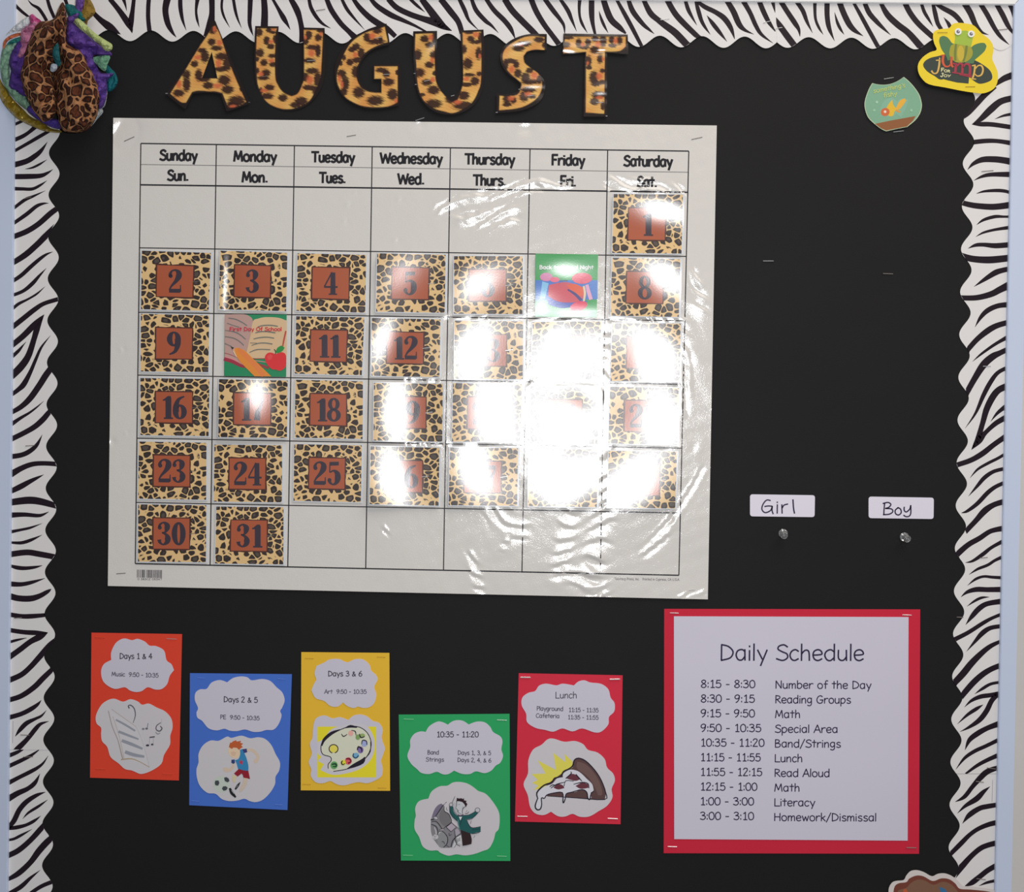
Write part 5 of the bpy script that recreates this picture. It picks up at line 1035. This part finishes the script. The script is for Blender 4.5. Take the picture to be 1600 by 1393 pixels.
for m, l in [(GO, [430,735,18,490,730,24]), (GO, [492,690,22,494,715,22]), (GO, [492,735,30,480,850,34,450,950,28,390,968,26,350,925,34]), (OR_, [520,645,20,580,640,26]), (OR_, [560,650,40,550,760,44,590,838,34,660,838,24,700,780,26]), (OR_, [690,680,30,710,690,40]), (OR_, [708,690,42,700,800,42,730,850,34]),
             (CR, [730,790,26,790,800,34]), (CR, [785,800,44,770,960,44]), (CR, [790,850,26,850,790,34,900,820,40,895,970,44]), (CR, [910,860,26,960,800,34,1030,830,44,1030,1010,46]), (CR, [720,950,22,1060,1000,22]), (CR, [850,990,16,1060,1030,22]),
             (GO, [1075,830,20,1130,820,26]), (GO, [1125,830,32,1110,960,32,1080,1060,30]), (GO, [1055,1062,20,1140,1070,20]), (GO, [1135,880,20,1180,830,22,1240,830,30,1268,900,32,1240,990,30,1170,1015,22,1125,980,20])]:
    s.stroke(tf(TR(l, 3)), m, 7, 4)
text(s, 'F', 1425 + 520 / 11.43, 1425 + 570 / 11.43, 30 + 930 / 11.43, 5.2, 1.2, CM, 0.1, 8, 2); text(s, 'OR', 1425 + 575 / 11.43, 1425 + 680 / 11.43, 30 + 940 / 11.43, 3.6, 0.9, CM, 0.1, 8, 2)
text(s, 'J', 1425 + 510 / 11.43, 1425 + 560 / 11.43, 30 + 1025 / 11.43, 5.6, 1.2, CM, 0.1, 8, 2); text(s, 'OY', 1425 + 568 / 11.43, 1425 + 690 / 11.43, 30 + 1028 / 11.43, 3.6, 0.9, CM, 0.05, 8, 2)
fr = s.build('frog_cutout'); tag(fr, 'yellow cutout of a green frog reading jump for joy, in the top right corner', 'cutout')
EYEW = mat('eye_white', (226, 224, 212), **GLO); EYEB = mat('eye_pupil', (104, 100, 110), rough=0.3, spec=0.6)
for ex, ey in [(825, 222), (1058, 262)]:
    e = Sheet([ell(*tf([(ex, ey)])[0], 5.3, 5.3, 24)], EYEW, h=0.0034, th=0.0006); e.poly(ell(*tf([(ex, ey)])[0], 2.8, 2.8, 18), EYEB, 1)
    q = tf([(ex + 12, ey - 12)])[0]; e.poly(ell(*q, 0.9, 0.9, 8), EYEW, 2)
    e.build('eye', fr)
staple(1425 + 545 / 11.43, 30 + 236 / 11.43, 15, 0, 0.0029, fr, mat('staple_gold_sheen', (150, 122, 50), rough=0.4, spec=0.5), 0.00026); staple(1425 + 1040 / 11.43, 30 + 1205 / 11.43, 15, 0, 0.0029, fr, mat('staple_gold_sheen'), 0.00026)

# ------------------------------------------------------------------ cupcake cut-out at the bottom edge
tf = T(1380, 1293, 7.27)
co = catmull(tf(TR([60,760,65,680,100,620,150,600,232,590,262,540,310,490,380,478,460,500,552,547,620,520,700,515,780,545,850,600,900,655,960,662,1100,675,1280,712,1330,800,1300,900])), 4, False) + tf([(1200, 1000), (150, 1000), (60, 900)])
ci = catmull(tf(TR([112,760,130,665,180,627,262,615,300,572,380,540,460,550,562,602,660,572,750,582,820,632,870,690,1000,700,1200,722,1270,760,1270,880])), 4, False) + tf([(1180, 960), (170, 960), (112, 880)])
cj = catmull(tf(TR([160,780,170,710,260,680,320,620,400,585,480,600,570,645,680,610,770,640,830,700,870,760,900,850])), 4, False) + tf([(800, 930), (200, 930), (160, 860)])
s = Sheet([co], mat('cupcake_rim', (196, 188, 184), **GLO), h=0.0022, th=0.0004)
s.poly(ci, gink(108, 58, 46), 1); s.poly(cj, gink(116, 84, 66), 2)
s.poly(tf(TR([635,668,700,690,745,750,660,745])), gink(50, 100, 140), 3); s.poly(tf(TR([225,700,262,690,285,740,240,760])), gink(170, 84, 50), 3); s.poly(tf(TR([400,820,440,800,460,850,420,870])), gink(200, 170, 60), 3)
o = s.build('cupcake_cutout'); tag(o, 'brown frosted cupcake cutout with pale rim, cut off by the bottom right edge', 'cutout')

# ------------------------------------------------------------------ fabric and tissue flower, top left
FAB = dict(rough=0.9, spec=0.2, bump=[(170.0, 0.9, 0.004), (1500.0, 0.4, 0.0004)])
TIS = dict(rough=0.7, spec=0.3, bump=[(260.0, 0.8, 0.0025), (900.0, 0.5, 0.0008)])
LF = leopard_mat('leopard_fabric', 100.0, FAB, (150, 106, 72), (44, 24, 18), (80, 42, 27), 0.10, 0.36, False, 0.4)
tf = T(0, 0, 6.33)
fl_root = D2.objects.new('tissue_flower', None); COL.objects.link(fl_root); fl_root.location = P(88, 110, 0.004); WLOC[fl_root.name] = Vector(P(88, 110, 0.004))
tag(fl_root, 'crumpled flower of leopard fabric and coloured tissue pinned in the top left corner', 'decoration')
def petal(pts, m, h, dome, fold, seed, name, foldang=0.0, fl_=18, parent=None, lab=None, core=None):
    O = catmull(tf(TR(pts)), 3, True); rg = random.Random(seed)
    ph = [rg.uniform(0, 6.3) for _ in range(4)]; sa, ca = math.sin(foldang), math.cos(foldang)
    def f(xy, fold=fold):
        d = bdist(xy, [O]); x, y = xy[:, 0], xy[:, 1]
        u = x * ca + y * sa; v = -x * sa + y * ca
        z = dome * (1 - np.exp(-d / (9.0 if core is not None else 20.0)))
        fold = fold * (1.0 if core is not None else 1.5)
        z += fold * np.clip(d / 3, 0, 1) * (0.7 * np.abs(np.sin(u / 6.5 + 2.2 * np.sin(v / 15.0 + ph[3]))) + 0.45 * np.abs(np.sin(v / 7.0 + 1.8 * np.sin(u / 9.0 + ph[1]))) + np.abs(np.sin(u / fl_ * 2.6 + 0.8 * np.sin(v / 19 + ph[0]) + ph[1])) + 0.5 * np.sin(u / 5.0 + 1.5 * np.sin(v / 8.0 + ph[2])) + 0.25 * np.sin(v / 3.3 + ph[3] + x * 0.3))
        if core is not None:
            for (cx, cy, r, a) in core: z += a * np.exp(-((x - cx) ** 2 + (y - cy) ** 2) / (2 * r * r))
        return z
    s = Sheet([O], m, h=h, th=0.0006, spacing=2.0 if core is not None else 3.2)
    pts_ = np.array(s.px); z = f(pts_)
    jt = np.random.RandomState(seed); nb = 900 if core is None else 250
    key = {}
    for i, (x, y) in enumerate(s.px):
        k_ = (round(x, 2), round(y, 2))
        if k_ not in key: key[k_] = jt.uniform(-1, 1) * (0.0007 if core is None else 0.0003)
        hh = -(s.v[i].y) + z[i] + key[k_]; s.v[i] = P(x, y, hh)
    o = s.build(name, fl_root)
    if core is None: o.data.polygons.foreach_set('use_smooth', [False] * len(o.data.polygons))
    if lab: o['label'] = lab
    return o
tm = lambda n, c: mat('tissue_' + n, c, **TIS)
petal([-10,740,10,800,60,880,130,980,235,1085,300,1150,420,1210,500,1265,600,1290,590,1312,450,1298,300,1240,160,1165,60,1062,0,965,-20,850], mat('gold_foil', (138, 116, 36), rough=0.3, spec=0.6, metal=0.4, bump=[(300.0, 0.6, 0.001)]), 0.006, 0.003, 0.0016, 1, 'foil_ribbon', 0.8, 8, lab='crinkled olive gold foil ribbon')
petal([15,520,40,460,110,410,190,400,180,470,110,560,95,690,110,800,180,890,260,950,300,1050,270,1085,180,1015,80,905,20,790,2,640], tm('green', (112, 146, 124)), 0.008, 0.003, 0.0015, 2, 'tissue_petal', 1.2, lab='pale green tissue')
petal([28,465,40,400,110,345,205,322,215,345,130,375,70,415,40,480], tm('orange', (176, 92, 60)), 0.010, 0.002, 0.001, 3, 'tissue_petal', 1.0, lab='orange tissue edge')
petal([70,440,110,395,210,365,200,440,120,435], tm('teal', (26, 98, 94)), 0.011, 0.002, 0.001, 4, 'tissue_petal', lab='teal tissue')
petal([200,390,120,500,88,620,112,700,85,855,160,905,255,955,320,900,300,500], tm('purple', (66, 40, 112)), 0.011, 0.004, 0.002, 5, 'tissue_petal', 1.3, lab='dark purple tissue')
petal([280,165,180,225,95,305,60,350,120,320,210,300,310,240], tm('white', (186, 190, 194)), 0.012, 0.002, 0.0012, 6, 'tissue_petal', lab='white tissue edge')
petal([320,138,285,165,300,230,215,300,195,440,158,550,190,580,235,560,300,440,350,300,390,210,350,160], tm('pink', (166, 104, 134)), 0.014, 0.005, 0.002, 7, 'tissue_petal', 1.4, lab='pink tissue')
petal([310,140,345,165,410,210,350,250,310,240,295,190], tm('magenta', (160, 60, 110)), 0.018, 0.003, 0.001, 30, 'tissue_petal', lab='magenta tissue tip')
petal([830,-5,880,-20,940,90,930,145,870,205,858,245,790,160,740,70,780,20], tm('gold', (122, 96, 34)), 0.012, 0.005, 0.002, 8, 'tissue_petal', .5, lab='olive gold tissue at the top')
petal([645,45,740,55,840,140,850,200,780,215,700,195,655,120], tm('teal2', (14, 90, 92)), 0.015, 0.004, 0.002, 9, 'tissue_petal', .7, lab='teal tissue at the top')
petal([755,-20,830,-20,822,80,775,170,690,235,665,170,740,110], tm('purple2', (92, 62, 134)), 0.018, 0.004, 0.0015, 10, 'tissue_petal', 1.5, lab='purple tissue strip')
petal([1050,640,1110,690,1140,720,1165,800,1130,880,1060,905,1050,780], tm('teal3', (6, 84, 92)), 0.008, 0.003, 0.0015, 11, 'tissue_petal', lab='teal tissue on the right')
petal([960,900,1060,880,1040,1040,1010,1070,1020,1110,960,1180,890,1250,880,1100], tm('white2', (160, 166, 168)), 0.008, 0.003, 0.0012, 12, 'tissue_petal', lab='white tissue at the lower right')
petal([660,180,760,250,860,330,960,430,1100,520,1085,560,990,560,930,540,945,620,1000,720,1130,725,1060,800,1062,880,1030,1040,960,1070,880,900,780,520,660,420], tm('violet', (84, 56, 132)), 0.011, 0.006, 0.003, 13, 'tissue_petal', 1.0, lab='violet tissue fan on the right')
petal([920,570,1085,550,1060,640,1040,705,975,660], tm('green3', (92, 136, 110)), 0.017, 0.002, 0.001, 14, 'tissue_petal', lab='green tissue fold')
petal([735,170,790,190,870,262,950,335,1050,400,1108,440,1105,490,1050,505,980,440,880,360,790,285,735,225], tm('lime', (158, 170, 112)), 0.019, 0.004, 0.0015, 15, 'tissue_petal', 0.7, lab='lime tissue ribbon')
petal([265,1080,330,1040,440,1150,560,1180,620,1220,600,1275,500,1250,380,1185], tm('purple4', (62, 44, 120)), 0.012, 0.003, 0.0015, 16, 'tissue_petal', lab='dark purple tissue at the bottom')
petal([610,28,570,100,535,180,470,208,400,212,345,262,295,380,260,480,232,600,202,720,230,880,282,1000,335,1100,395,1175,430,1205,520,1170,562,1080,550,900,510,720,545,600,530,480,590,380,620,200,640,60], LF, 0.018, 0.013, 0.0034, 17, 'fabric_lobe', 0.15, 22, core=[(78, 110, 14, -0.010)], lab='left leopard print fabric lobe')
petal([610,25,640,50,664,200,655,400,720,470,805,510,862,620,932,760,985,900,978,1060,945,1180,870,1280,760,1312,640,1300,590,1240,575,1150,552,1050,545,900,520,720,590,640,585,500,560,300,575,120], LF, 0.018, 0.015, 0.0034, 18, 'fabric_lobe', -0.25, 24, core=[(86, 112, 13, -0.011)], lab='right leopard print fabric lobe')
petal([540,455,578,435,590,560,605,625,575,655,530,590,518,520], tm('teal5', (14, 72, 78)), 0.034, 0.003, 0.001, 19, 'tissue_stem', lab='dark teal twist in the middle')
petal([505,640,530,628,565,640,560,690,520,712,495,690], tm('knot', (150, 158, 168)), 0.034, 0.004, 0.001, 20, 'tissue_knot', lab='small white knot in the middle')
